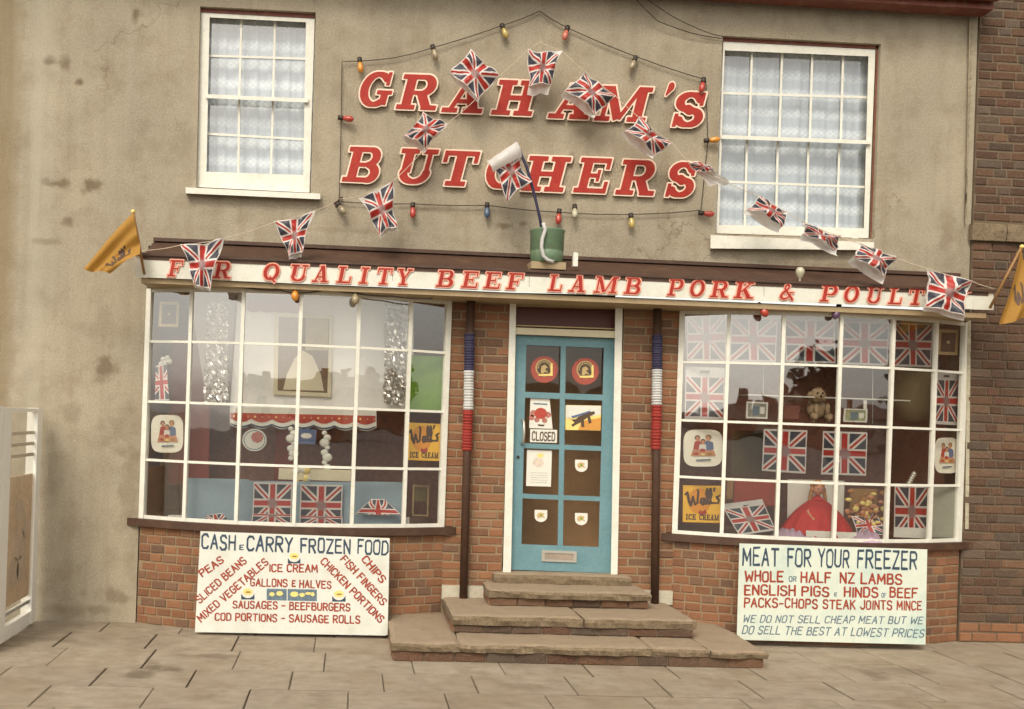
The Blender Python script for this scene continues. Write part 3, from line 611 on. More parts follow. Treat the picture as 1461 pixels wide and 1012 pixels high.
# upstairs room behind the sashes
MB().box(XL+.2, XR-.2, 1.6, 1.65, 3.2, 5.9).box(XL+.2, XR-.2, .27, 1.6, 3.12, 3.17).build('upper_room', M['inside'], B)
def sash(q, cols, glass, rail, m1, m2, sill, leftw, head, cw, xs_up, xs_lo, lab):
    w_ = empty('sash_window', P(q[3][0], q[3][1]))
    w_.parent = B; w_.matrix_parent_inverse = Matrix.Translation(-W[B])
    tag(w_, lab)
    px('frame', [q_ for q_ in [[(q[0][0]+1, head[0]), (q[1][0]-cw, head[1]), (q[2][0]-cw, q[2][1]-1), (q[3][0]+1, q[3][1]-1)], glass]], .12, .075, M['white'], w_)
    px('head_board', [(q[0][0], q[0][1]+.5), (q[1][0], q[1][1]+.5), (q[1][0], head[1]-.5), (q[0][0], head[0]-.5)], .10, .06, M['maroon'], w_)
    px('glazing_bar', [(glass[0][0]-5, rail[0]-2.5), (glass[1][0]+3, rail[1]-2.5), (glass[1][0]+3, rail[1]+3), (glass[0][0]-5, rail[0]+3)], .115, .10, M['white'], w_)
    gx = lambda y, side: (glass[0][0]+(glass[3][0]-glass[0][0])*(y-glass[0][1])/(glass[3][1]-glass[0][1])) if side == 0 else (glass[1][0]+(glass[2][0]-glass[1][0])*(y-glass[1][1])/(glass[2][1]-glass[1][1]))
    for (a, b) in (m1, m2): px('glazing_bar', [(gx(a, 0), a-1.6), (gx(b, 1), b-1.6), (gx(b, 1), b+1.6), (gx(a, 0), a+1.6)], .12, .028, M['white'], w_)
    def yat(x, l, r): return l+(r-l)*(x-glass[0][0])/(glass[1][0]-glass[0][0])
    for (ta, tb) in xs_up: px('glazing_bar', [(ta-1.6, yat(ta, glass[0][1], glass[1][1])), (ta+1.6, yat(ta, glass[0][1], glass[1][1])), (tb+1.6, yat(tb, *rail)-2), (tb-1.6, yat(tb, *rail)-2)], .121, .027, M['white'], w_)
    for (ta, tb) in xs_lo: px('glazing_bar', [(ta-1.6, yat(ta, *rail)+2), (ta+1.6, yat(ta, *rail)+2), (tb+1.6, yat(tb, glass[3][1], glass[2][1])), (tb-1.6, yat(tb, glass[3][1], glass[2][1]))], .121, .027, M['white'], w_)
    # panes
    ysL = [glass[0][1], m1[0], rail[0], m2[0], glass[3][1]]; ysR = [glass[1][1], m1[1], rail[1], m2[1], glass[2][1]]
    for rr_ in range(4):
        src = xs_up if rr_ < 2 else xs_lo
        y_ = (ysL[rr_]+ysL[rr_+1])/2
        tx = lambda c_: gx(y_, 0) if c_ == 0 else (gx(y_, 1) if c_ == cols else src[c_-1][0]+(src[c_-1][1]-src[c_-1][0])*.5)
        for c_ in range(cols):
            xa, xb = tx(c_), tx(c_+1)
            qq = [(xa, yat(xa, ysL[rr_], ysR[rr_])), (xb, yat(xb, ysL[rr_], ysR[rr_])), (xb, yat(xb, ysL[rr_+1], ysR[rr_+1])), (xa, yat(xa, ysL[rr_+1], ysR[rr_+1]))]
            vs = [P(a, b, .108+.001*((rr_+c_) % 2)) for a, b in qq]; mk('pane', vs, [(0, 1, 2, 3)], M['glassup'], w_)
    sl = MB(); a, b, c, d = sill
    vs, fs = prism_data([[a, b, c, d]], P, .1, -.075); mk('sill', vs, fs, M['white'], w_)
    return w_
sash(winL, 3, [(299, 25), (436.6, 32), (432.6, 250), (294.6, 245)], (137, 143.4), (79.6, 84), (191, 199), [(264.7, 267.5), (457, 276.5), (457, 284.5), (265, 276)], 6, (18, 27), 1.5,
     [(344.5, 341.5), (392.5, 389.5)], [(341.5, 340), (389.5, 386.5)], 'narrow three-pane-wide sash window')
sash(winR, 5, [(1034, 72), (1239, 80.6), (1232.5, 326), (1026, 321)], (195, 203), (133, 139), (259, 267), [(1014, 345.5-10), (1247, 346), (1247, 357), (1013.5, 354.5)], 3, (59.5, 71), 8,
     [(1073, 1069), (1116, 1112), (1159, 1155.5), (1203, 1199.5)], [(1066, 1062.5), (1110, 1107), (1153.6, 1150.5), (1198, 1194)], 'wide five-pane-wide sash window')
px('window_reveal', [(1250.5, 64), (1257, 64), (1247, 341), (1241.5, 341)], .1, .06, M['maroon'], B)
def curtain(q, lab):
    n, mm = 90, 6; vs = []; fs = []
    for j in range(mm+1):
        for i in range(n+1):
            u, v = i/n, j/mm; a = lerp2(q, u, v); p = P(a[0], a[1], .20)
            vs.append(p+Vector((0, .012*math.sin(u*46+.6*math.sin(v*3))+.006*math.sin(u*117+1), 0)))
    for j in range(mm):
        for i in range(n): k = j*(n+1)+i; fs.append((k, k+1, k+n+2, k+n+1))
    return tag(mk('net_curtain', vs, fs, M['lace'], None, smooth=True, fix=False), lab, 'net curtain', 'net curtains upstairs')
curtain([(280, 14), (450, 22), (446, 272), (278, 262)], 'white lace net curtain behind the smaller upstairs window on the left')
curtain([(1018, 60), (1256, 68), (1248, 338), (1012, 332)], 'white lace net curtain behind the larger upstairs window on the right')

# cornice and fascia board
FA = P(192, 380, -.40).x; FB = P(1418, 425, -.40).x
cb = MB(); cb.add([(FA+.06, -.405, 2.95), (FB-.05, -.405, 2.95), (FB-.05, -.001, 3.135), (FA+.06, -.001, 3.135), (FA+.06, -.405, 2.925), (FB-.05, -.405, 2.925), (FB-.05, -.001, 3.03), (FA+.06, -.001, 3.03)],
       [(0, 1, 2, 3), (4, 7, 6, 5), (0, 4, 5, 1), (3, 2, 6, 7), (1, 5, 6, 2), (0, 3, 7, 4)])
cb.build('cornice', M['brown'], B)
MB().box(FA+.06, FB-.05, -.035, -.003, 3.136, 3.165).build('flashing', M['brown'], B)
MB().box(FA+.05, FB-.04, -.372, .30, 2.745, 2.785).build('soffit', M['soffit'], B)
fb = empty('fascia_board', (FA, -.40, 2.78)); fb.parent = B; fb.matrix_parent_inverse = Matrix.Translation(-W[B]); W[fb] = Vector((FA, -.40, 2.78))
def brd(q, t=.03): 
    vs, fs = prism_data([q], P, -.40+t, -.40); return mk('board', vs, fs, M['fascia'], fb)
ft = lambda x: 364.3+(x-192)*.0404-(x-192)*(x-1418)*-.0000035
fbm = lambda x: 395.5+(x-192)*.0385
xs_ = [192, 560, 755, 1090, 1418]
for a, b in zip(xs_, xs_[1:]): brd([(a+.25, ft(a)), (b-.25, ft(b)), (b-.25, fbm(b)), (a+.25, fbm(a))])
MB().box(FA+.0, FB, -.42, -.37, 2.955, 2.975).build('top_moulding', M['brown'], fb)
FT = [('F', 238, 262), ('O', 270, 296), ('R', 303, 333), ('Q', 373, 401), ('U', 411, 441), ('A', 444, 472), ('L', 479, 504), ('I', 511, 528), ('T', 535, 561), ('Y', 563, 590), ('B', 621, 650), ('E', 657, 685), ('E', 689, 717), ('F', 721, 748),
      ('L', 781, 805), ('A', 810, 839), ('M', 846, 884), ('B', 889, 917), ('P', 951, 977), ('O', 982, 1008), ('R', 1012, 1043), ('K', 1046, 1079), ('&', 1110, 1136), ('P', 1169, 1197), ('O', 1202, 1228), ('U', 1234, 1261), ('L', 1266, 1290), ('T', 1294, 1320), ('R', 1325, 1352), ('Y', 1358, 1386)]
for ch, a, b in FT:
    h = 24.5; (v1, f1), (v2, f2) = letter(ch, a, b-4.5, fbm(a)-2.6, h, .2, -.4002, .010, .042, -.03)
    mk('letter', v1+v2, f1+[tuple(len(v1)+k for k in f) for f in f2], [M['pinkedge'], M['red']], fb, [0]*len(f1)+[1]*len(f2))
# big letters on the wall
BIG = [('G', 506, 553, 152), ('R', 563, 620, 156), ('A', 628, 686, 160.5), ('H', 699, 757, 164), ('A', 780, 838, 169), ('M', 846, 919, 172.5), ("'", 944, 962, 178), ('S', 951, 998, 181)]
BIG2 = [('B', 486, 536, 259.5), ('U', 556, 613, 262), ('T', 622, 672, 265), ('C', 686, 730, 268.5), ('H', 742, 802, 272.5), ('E', 816, 863, 275), ('R', 876, 931, 278), ('S', 942, 985, 281)]
for line, wrd, ls in ((0, 'upper', BIG), (1, 'lower', BIG2)):
    for k, (ch, a, b, yb) in enumerate(ls):
        h = 50; 
        if ch == 'U': a += 4
        if ch == "'":  (v1, f1), (v2, f2) = letter(ch, 938, 951, yb-8, h*1.05, .25, -.012, .026, .04, -.004)
        else: (v1, f1), (v2, f2) = letter(ch, a+1, b+1, yb-.5, h, .26, -.012, .026, .04, -.004)
        o = mk('sign_letter', v1, f1, M['edge'])
        nb = 'first' if k == 0 else ('last' if k == 7 else 'before '+("an apostrophe" if ls[k+1][0] == "'" else ls[k+1][0]))
        lab = ('cream-edged red slab apostrophe between the M and S of the upper wall lettering' if ch == "'" else
               'cream-edged red slab letter %s, %s in the %s line of wall lettering' % (ch, {'first': 'the first', 'last': 'the last'}.get(nb, 'just after %s' % ls[k-1][0]), wrd))
        if ls[k-1][0] == "'" and k: lab = 'cream-edged red slab letter S after the apostrophe ending the upper line of wall lettering'
        tag(o, lab, 'sign letter', 'raised red letters of the shop name')
        mk('letter_face', v2, f2, M['red'], o)

# ground floor walls
def flatpath(x0, y): return lambda s: (x0+s, y)
d0 = P(722, 640).x; d1 = P(884, 640).x
for nm, xa, xb in (('left', baL[1]-.02, d0), ('right', d1, baR[0]+.02)):
    wl([[(xa, 0), (xb, 0), (xb, 2.745), (xa, 2.745)]], .004, .22, 'brick_pier', M['mortar']); pier = list(C.objects)[-1]
    lay('brick', flatpath(xa, .004), xb-xa, .28, 2.74, pier, course=.072, flem=True, full=.21, head=.105)
for i in (0, 1):
    a, b, c, h, Rr = bayarc(i); th = math.asin(h/Rr); arcL = 2*th*Rr
    path = lambda s, c=c, Rr=Rr, th=th: (c+Rr*math.sin(-th+s/Rr), -(Rr*math.cos(-th+s/Rr)-(Rr-SAG)))
    mbv = MB(); n = 24
    pts = [path(arcL*k/n) for k in range(n+1)]
    vs = [(p[0], p[1]+.0, -.05) for p in pts]+[(p[0], p[1], Z0-.05) for p in pts]+[(p[0], p[1]*.7+.2, Z0-.05) for p in pts]
    N_ = n+1; fs = [(k, k+1, N_+k+1, N_+k) for k in range(n)]+[(N_+k, N_+k+1, 2*N_+k+1, 2*N_+k) for k in range(n)]
    ri = mk('stall_riser', vs, fs, M['mortar'], B, fix=False)
    lay('brick', path, arcL, 0.0, Z0-.06, ri, course=.074, full=.1325, head=.1125, j=.011)
    # sill
    ext = lambda k, d: (c+(Rr+d)*math.sin(-th-.03+(2*th+.06)*k/n), -((Rr+d)*math.cos(-th-.03+(2*th+.06)*k/n)-(Rr-SAG)))
    o_ = [ext(k, .055) for k in range(N_)]; in_ = [ext(k, -.10) for k in range(N_)]
    vs = [(p[0], p[1], z) for z in (Z0-.06, Z0) for p in o_]+[(p[0], p[1], z) for z in (Z0-.06, Z0) for p in in_]
    fs = [(k, k+1, N_+k+1, N_+k) for k in range(n)]+[(N_+k, N_+k+1, 3*N_+k+1, 3*N_+k) for k in range(n)]+[(2*N_+k, 2*N_+k+1, k+1, k) for k in range(n)]+[(0, N_, 3*N_, 2*N_), (n, 2*N_+n, 3*N_+n, N_+n)]
    mk('window_sill', vs, fs, M['brown'], B)
    # glazing
    bw = empty('bow_window', (c, -SAG, Z0)); bw.parent = B; bw.matrix_parent_inverse = Matrix.Translation(-W[B]); W[bw] = Vector((c, -SAG, Z0))
    tag(bw, ['white six-bay bow window beside the pale rendered wall', 'white six-bay bow window beside the dark brick neighbour'][i])
    mull = [[208, 268, 342, 424, 506.5, 580.5, 634], [968, 1035, 1113, 1195, 1269.5, 1331, 1372]][i]
    mp = []
    for xx in mull:
        X = P(xx, 600).x
        for _ in range(8): X = P(xx, 600, arcY(i, X)).x
        X = min(max(X, a+.012), b-.012); mp.append(Vector((X, arcY(i, X), 0)))
    rz = [Z0, 1.342, 1.82, 2.312, Z1]
    for k, p in enumerate(mp):
        e = k in (0, 6); tn = (mp[min(k+1, 6)]-mp[max(k-1, 0)]).normalized(); nn = Vector((tn.y, -tn.x, 0)); wd = .022 if e else .0145; dd = .04 if e else .028
        vs = [(p+tn*sx*wd+nn*sy*dd+Vector((0, 0, z))) for z in (Z0+.001, Z1-.001) for sx, sy in ((-1, -.6), (1, -.6), (1, .6), (-1, .6))]
        mk('window_post' if e else 'mullion', vs, [(0, 1, 2, 3), (4, 7, 6, 5), (0, 4, 5, 1), (1, 5, 6, 2), (2, 6, 7, 3), (3, 7, 4, 0)], M['white'], bw)
    for k in range(6):
        p, q = mp[k], mp[k+1]; tn = (q-p).normalized(); nn = Vector((tn.y, -tn.x, 0)); p2, q2 = p+tn*.013, q-tn*.013
        for r_ in range(0, 5):
            hh = (.010 if 0 < r_ < 4 else .014); zc = rz[r_]+(hh if r_ == 0 else (-hh if r_ == 4 else 0))
            vs = [s_+nn*sy*.02+Vector((0, 0, zc+sz*hh)) for s_ in (p2, q2) for sy, sz in ((-.6, -1), (.6, -1), (.6, 1), (-.6, 1))]
            mk('glazing_bar', vs, [(0, 1, 2, 3), (4, 7, 6, 5), (0, 4, 5, 1), (1, 5, 6, 2), (2, 6, 7, 3), (3, 7, 4, 0)], M['white'], bw)
        for r_ in range(4):
            tl = R.uniform(-.004, .004); t2 = R.uniform(-.003, .003)
            vs = [p2+Vector((0, 0, rz[r_]+.01))+nn*t2, q2+Vector((0, 0, rz[r_]+.01)), q2+Vector((0, 0, rz[r_+1]-.01))+nn*tl, p2+Vector((0, 0, rz[r_+1]-.01))+nn*(tl+t2)]
            mk('pane', vs, [(0, 1, 2, 3)], M['glass'], bw)
    # display platform
    ds = MB(); ii = [path(arcL*k/n) for k in range(n+1)]
    vs = [(p[0]*.97+c*.03, min(p[1]+.05, .3), Z0-.02) for p in ii]+[(p[0]*.97+c*.03, .9, Z0-.02) for p in ii]
    mk('display_platform', vs, [(k, k+1, N_+k+1, N_+k) for k in range(n)], M['insidefloor'], B, fix=False)
# shop interior
rm = MB(); xa, xb = baL[0]-.05, baR[1]+.05
rm.box(xa, xb, 3.6, 3.7, -.05, 2.9).box(xa-.1, xa, .26, 3.7, -.05, 2.9).box(xb, xb+.1, .24, 3.7, -.05, 2.9).box(xa, xb, .3, 3.6, 2.785, 2.88).box(xa, xb, .23, 3.6, -.08, -.02)
rm.build('interior', M['inside'], B)
MB().box(P(660,600).x, P(662,600).x+.03, .26, 1.6, 0, 2.78).box(P(945,600).x, P(945,600).x+.04, .26, 1.6, 0, 2.78).build('partition', M['inside'], B)
MB().box(baL[1]-.02, d0, .22, .255, .3, 2.745).box(d1, baR[0]+.02, .22, .255, .3, 2.745).build('inner_lining', M['inside'], B)
MB().box(xa, P(655,600).x, 1.25, 1.28, 0, 2.78).box(P(950,600).x, xb, 1.25, 1.28, 0, 2.78).build('display_back', mat('display_back_red', (.50, .23, .15), .8, .3, 2, 20), B)
# small white render plinth at the pole feet
for xa, xb in ((baL[1]-.0, P(700, 845).x), (P(912, 845).x, baR[0])): MB().box(xa, xb, -.045, .003, .26, .375).build('plinth', mat('limewash', (.48, .44, .34), .9, .2, 9, 60, .4, 60, dirt=(.25, .2, .12), dirtamt=.6, dscale=9), B)

# ------------------------------------------------------------------ door
D = empty('door', P(730, 815, .06)); D.parent = B; D.matrix_parent_inverse = Matrix.Translation(-W[B]); W[D] = Vector(P(730, 815, .06))
dq = [(736, 478), (877.5, 483.5), (871.5, 818), (729, 813)]
panes = []
for c_ in range(2):
    for r_ in range(4):
        ty = [492, 567, 639, 710.7][r_]; by = [558.6, 632, 704, 776][r_]
        f = lambda y, a, b: a+(b-a)*(y-492)/(776-492)
        l, r2 = ((751, 744), (800, 795.6)) if c_ == 0 else ((807.5, 803), (861.5, 854))
        dy = 1.5+c_*2.2
        panes.append([(f(ty, *l), ty+dy-1), (f(ty, *r2), ty+dy+1), (f(by, *r2), by+dy+1), (f(by, *l), by+dy-1)])
px('door_leaf', [dq]+panes, .10, .045, M['blue'], D)
for q in panes: 
    mk('pane', [P(a, b, .085) for a, b in q], [(0, 1, 2, 3)], M['glassdoor'], D)
px('letterbox', [[(773, 785), (823, 787), (822.5, 803), (772.5, 801)], [(777.5, 789), (818.5, 790.6), (818, 799.6), (777, 798)]], .054, .012, M['metal'], D)
px('letterbox_flap', [(777.6, 789.2), (818.4, 790.8), (817.9, 799.4), (777.1, 797.8)], .054, .005, mat('brass_flap', (.42, .34, .27), .45, .2, metal=.5), D)
hm = MB(); hp = P(746, 617, 0)
hm.tube([P(745, 598, .05), P(747.5, 603, .0), P(748, 617, -.015), P(747, 630, .0), P(744, 634, .05)], .010, 8)
hm.build('handle', M['metal'], D, True)
lk = MB(); p = P(739, 652, .055); lk.lathe(p, [(.012, 0), (.012, .012), (.006, .014)], 10, ax=(0, -1, 0)); lk.build('lock', M['dark'], D)
fr = empty('door_frame', P(725, 815)); fr.parent = B; fr.matrix_parent_inverse = Matrix.Translation(-W[B]); W[fr] = Vector(P(725, 815))
px('jamb', [(727.5, 432), (736.5, 432), (729, 816.5), (717.5, 816.5)], .10, .125, M['white'], fr)
px('jamb', [(878, 436), (888.5, 436), (881, 820), (871.5, 820)], .10, .125, M['white'], fr)
px('transom_rail', [(736, 467.5), (878, 472.5), (878, 482.5), (736, 477)], .10, .10, M['cream'], fr)
px('transom_panel', [(736.4, 438), (878, 442), (878, 472), (736.2, 467)], .10, .03, M['darkred'], fr)
px('transom_bead', [(736.4, 463.6), (878, 468.6), (878, 470.4), (736.2, 465.4)], .07, .03, M['gold'], fr)
px('head', [(736.6, 418), (878, 421), (878, 441.8), (736.4, 437.6)], .10, .06, M['soffit'], fr)
MB().box(d0-.3, d1+.3, .85, .87, .45, 2.7).build('dark_screen', mat('shop_screen', (.62, .40, .24), .8, .15), B)

# ------------------------------------------------------------------ steps
S = empty('entrance_steps', (P(750, 900).x, -.5, 0), 'three worn stone steps with brick risers up to the blue door', 'steps')
def rslab(name, x0, x1, y0, y1, z0, z1, mt, parent, seed=0, amp=.006, skew=0, st=.035):
    nx, ny = max(2, int((x1-x0)/st)), max(2, int((y1-y0)/st)); vs = []; fs = []
    def H(x, y, k):
        nz = noise.noise(Vector((x*6+seed*9, y*6, k*3.1))); n2 = noise.noise(Vector((x*22+seed*5, y*22, k*2+4)))
        return amp*(nz+.5*n2)
    for j in range(ny+1):
        for i in range(nx+1):
            x = x0+(x1-x0)*i/nx; y = y0+(y1-y0)*j/ny; ed = min(1, min(i, nx-i, j, 99)/1.0)
            vs.append((x+skew*(y1-y)+(H(x, y, 5)*1.6 if i in (0, nx) else 0), y+(H(x, y, 6)*2.5 if j == 0 else 0), z1+H(x, y, 1)*.7-(.010 if (j == 0 or i in (0, nx)) else 0)))
    def idx(i, j): return j*(nx+1)+i
    for j in range(ny):
        for i in range(nx): fs.append((idx(i, j), idx(i+1, j), idx(i+1, j+1), idx(i, j+1)))
    ring = [idx(i, 0) for i in range(nx+1)]+[idx(nx, j) for j in range(1, ny+1)]+[idx(i, ny) for i in range(nx-1, -1, -1)]+[idx(0, j) for j in range(ny-1, 0, -1)]
    lev = [z0+(z1-z0)*.55, z0]; prev = ring; mi = [0]*len(fs)
    for q, z in enumerate(lev):
        cur = []
        for k in ring:
            v = vs[k]; vs.append((v[0]+H(v[0]+z, v[1], 7)*1.2, v[1]+(H(v[0]+z*3, v[1], 8)*2.5-.004+q*.012 if v[1] < y1-.02 else 0), z+H(v[0], v[1], 9)*(.6 if q == 0 else 0))); cur.append(len(vs)-1)
        for k in range(len(ring)):
            a, b = prev[k], prev[(k+1) % len(ring)]; fs.append((a, b, cur[(k+1) % len(ring)], cur[k])); mi.append(1)
        prev = cur
    fs.append(tuple(prev)); mi.append(1)
    o = mk(name, vs, fs, [mt, M['nose']], parent, mi, smooth=False); return o
gx0, gx1 = P(557, 945, -1.07).x, P(1094, 955, -1.07).x
bx0, bx1 = P(644, 905, -.75).x, P(994, 905, -.75).x
cx0, cx1 = P(696, 869, -.37).x, P(927, 872, -.37).x
MB().box(gx0+.02, gx1-.02, -1.04, -.02, -.04, .085).box(bx0+.02, bx1-.02, -.72, -.02, .14, .215).box(cx0+.02, cx1-.02, -.345, -.02, .275, .355).build('core', M['mortar2'], S)
cuts = [gx0, P(653, 911, -.9).x, P(921, 918, -.9).x, P(1008, 930, -1).x, gx1]
for k in range(4):
    rslab('tread', cuts[k]+.004, cuts[k+1]-.004, -1.075+(0, 0, .015, -.01)[k], -.02, .075, .142-(0, .002, .004, .012)[k], M['step'], S, k, .009)
mid = P(830, 890, -.7).x
rslab('tread', bx0, mid-.004, -.755, -.015, .205, .282, M['step'], S, 11, .008); rslab('tread', mid+.004, bx1, -.75, -.015, .205, .279, M['step'], S, 12, .009)
rslab('tread', cx0, cx1, -.40, -.012, .35, .415, M['step'], S, 21, .008)
rslab('threshold', P(703, 830, -.05).x, P(899, 836, -.05).x, -.085, .11, .415, .498, M['step'], S, 31, .003)
def riser(x0, x1, y, z0, z1, side=True):
    x = x0
    while x < x1-.03:
        L_ = min(.225, x1-x); 
        if x1-x-L_ < .06: L_ = x1-x
        put_brick('brickold', (x+.005, y), 0, L_-.01, z0, z1-z0-.004, S, .08); x += L_
riser(gx0+.02, gx1-.02, -1.052, -.005, .075); riser(bx0+.02, bx1-.02, -.732, .142, .203); riser(cx0+.015, cx1-.015, -.365, .283, .348)
for (x, y0, y1, z0, z1) in ((gx0+.02, -1.04, -.3, -.005, .075), (bx0+.02, -.72, -.1, .142, .203), (cx0+.015, -.35, -.03, .283, .348)):
    y = y1
    while y > y0+.05:
        L_ = min(.225, y-y0); put_brick('brick', (x-.008, y), -PI/2, L_-.01, z0, z1-z0-.004, S, .08); y -= L_
for (x, y0, y1, z0, z1) in ((gx1-.02, -1.04, -.3, -.005, .075), (bx1-.02, -.72, -.1, .142, .203), (cx1-.015, -.35, -.03, .283, .348)):
    y = y0
    while y < y1-.05:
        L_ = min(.225, y1-y); put_brick('brick', (x+.008, y), PI/2, L_-.01, z0, z1-z0-.004, S, .08); y += L_

# ------------------------------------------------------------------ neighbour on the right
NB = empty('neighbour_building', (XR+.4, 0, 0), 'dark old brick building with a projecting band, at the right edge', 'building')
MB().box(12, 22, -6, -.03, -.1, 7).build('unseen_reflection_wing', M['brickold'], NB)  # added out of view so the canted right panes mirror dark brick, not sky
nw = MB().box(XR+.004, XR+.66, -.022, .25, -.05, 6.0).build('brick_wall', M['mortar2'], NB)
nbx = XR+.0
bt = bpy.data.materials.new('far_brickwork'); t, b_ = nodes(bt); tc = t.nodes.new('ShaderNodeNewGeometry'); mpn = t.nodes.new('ShaderNodeMapping'); mpn.inputs['Rotation'].default_value = (PI/2, 0, 0)
bx_ = t.nodes.new('ShaderNodeTexBrick'); bx_.inputs['Scale'].default_value = 1; bx_.inputs['Brick Width'].default_value = .2255; bx_.inputs['Row Height'].default_value = .077; bx_.inputs['Mortar Size'].default_value = .006
bx_.inputs['Color1'].default_value = (.17, .08, .04, 1); bx_.inputs['Color2'].default_value = (.11, .065, .042, 1); bx_.inputs['Mortar'].default_value = (.15, .11, .07, 1)
t.links.new(tc.outputs['Position'], mpn.inputs[0]); t.links.new(mpn.outputs[0], bx_.inputs['Vector']); t.links.new(bx_.outputs[0], b_.inputs['Base Color']); b_.inputs['Roughness'].default_value = .95
MB().box(XR+.664, 12.0, -.033, .25, -.05, 6.0).build('far_wall', bt, NB)
lay('brickold', flatpath(nbx+.002, -.024), .66, .17, 3.44, nw, course=.077, flem=True, proud=.008)
lay('brick', flatpath(nbx+.002, -.024), .66, .0, .17, nw, course=.085, flem=True, proud=.008)
lay('brickold', flatpath(nbx+.002, -.024), .66, 3.62, 5.75, nw, course=.077, flem=True, proud=.004)
for k in range(3): rslab('string_course', nbx-.03+k*.30, nbx-.03+(k+1)*.30-.008, -.075, -.02, 3.45, 3.60, mat('band_stone%d' % k, (.20+.02*k, .13+.01*k, .062), .9, .25, 9, 60, .5, 60), NB, 40+k, .006)
px('pale_strip', [(1380, 447), (1385.5, 447), (1382, 755), (1377, 755)], -.004, .03, mat('strip_paint', (.38, .34, .24), .9, .3, 12, 50, .4, 50), B)
px('toothed_mortar', [(1385, 26)]+[(1384.6+(k % 2)*3.2-(k*6)*.028, 30+k*6) for k in range(48)]+[(1378.5, 320), (1377, 320), (1383.2, 26)], -.001, .028, mat('tooth_lime', (.30, .24, .155), .95, .3, 12, 60, .5, 60), B)

# ------------------------------------------------------------------ THINGS OUTSIDE
POS = {}
# poles with crepe bands
for i, (x, yt, yb, bands) in enumerate(((667, 428, 856, ((476, 529, 670.0, 669.2), (529, 585, 669, 668.2), (585, 643, 667.8, 666))), (936.5, 432, 866, ((478, 527, 938, 937.6), (527, 578, 937.6, 937), (578, 641, 937, 935.6))))):
    xt, xb = (672, 661) if i == 0 else (938.5, 934)
    z0 = .282
    pb = P(xb, yb, -.085); pt = P(xt, yt, -.085); ax = (pt-pb)
    o = MB().tube([Vector((pb.x, pb.y, z0)), Vector((pt.x, pt.y, 2.745))], .034, 12).build('pole', M['brown'], None, True)
    tag(o, ['dark brown pole left of the door, wrapped in a blue, white and red band', 'dark brown pole right of the door, wrapped in a blue, white and red band'][i], 'pole', 'decorated poles beside the door')
    for k, (ya, yb_, xa, xb_) in enumerate(bands):
        a, b = P(xb_, yb_, -.085), P(xa, ya, -.085); n = 14; pts = []; rs = []
        for q in range(n*2+1):
            pts.append(a.lerp(b, q/(n*2))); rs.append(.038+(.006 if q % 2 else 0)+R.uniform(-.002, .004))
        w_ = MB().tube(pts, rs, 12).build('crepe_wrap', [M['navyw'], M['whitew'], M['redw']][k], o, False)

def gridsheet(q, Yf, nx, ny, v0=0, v1=1, warp=None):
    vs = []; uv = []
    for j in range(ny+1):
        for i in range(nx+1):
            u, v = i/nx, v0+(v1-v0)*j/ny; a = lerp2(q, u, v); du, dv, dy = Yf(u, v)
            p = P(a[0]+du, a[1]+dv, 0); s_ = P(a[0]+du, a[1]+dv, warp if warp is not None else 0)
            vs.append(s_+Vector((0, dy, 0))); uv.append((u, 1-v))
    fs = [(j*(nx+1)+i, j*(nx+1)+i+1, (j+1)*(nx+1)+i+1, (j+1)*(nx+1)+i) for j in range(ny) for i in range(nx)]
    return vs, fs, uv
def bunting(q, Y, hem, seed, lab, puff=.05, pinch=4, crumple=1.0):
    r = random.Random(seed); ph = [r.uniform(0, 6) for _ in range(6)]; k1 = r.choice((1, 2)); sz = math.dist(q[0], q[2])
    def warp2(u, v):
        e = math.sin(PI*u); f = math.sin(PI*v)
        du = pinch*(e*0+(.5-u)*2*f*.9*1.0)+1.3*math.sin(9*v+ph[0])*crumple*(abs(u-.5)*2)**3
        dv = pinch*((.5-v)*2*e*.8)+1.3*math.sin(8*u+ph[1])*crumple*(abs(v-.5)*2)**3
        return du, dv
    def fold(u, v):
        a = math.atan2(v-.5, u-.5); rr = math.hypot(u-.5, v-.5)
        return (.016*math.sin(3*a+ph[2])+.009*math.sin(7*a+ph[3]))*min(1, rr*3)+.01*math.sin(11*u+6*v+ph[4])+.005*math.sin(23*v-9*u+ph[5])
    def cr(u, v): return .022*noise.noise(Vector((u*4+seed, v*4, seed)))+.012*abs(noise.noise(Vector((u*9+seed, v*9, 3))))
    def back(u, v):
        du, dv = warp2(u, v); fo = cr(u, v); return du, dv, puff*(math.sin(PI*u)**.8*math.sin(PI*v*.62+.0)**.8 if v < 1.01 else 0)*1.0+fold(u, v)*.5+fo*.5
    def front(u, v):
        du, dv = warp2(u, v); s_ = v/(1-hem); return du*.98, dv*.98, cr(u, v)-puff*.9*(max(0, math.sin(PI*u))**.8*max(0, math.sin(PI*min(s_, 1)*.62))**.8)-.004+fold(u, v)*crumple
    vs, fs, uv = gridsheet(q, back, 18, 18, 0, 1, Y)
    o = mk('bunting_flag', vs, fs, M['bagwhite'], None, smooth=True, fix=False)
    tag(o, lab, 'flag', 'plastic union flags on the bunting line')
    vs, fs, uv = gridsheet(q, front, 18, 18, 0.0, 1-hem, Y)
    uv = [(u, 1-(1-v)/(1-hem)) for u, v in uv]
    mk('printed_front', vs, fs, M['flag'], o, smooth=True, fix=False, uvs=uv)
    return o
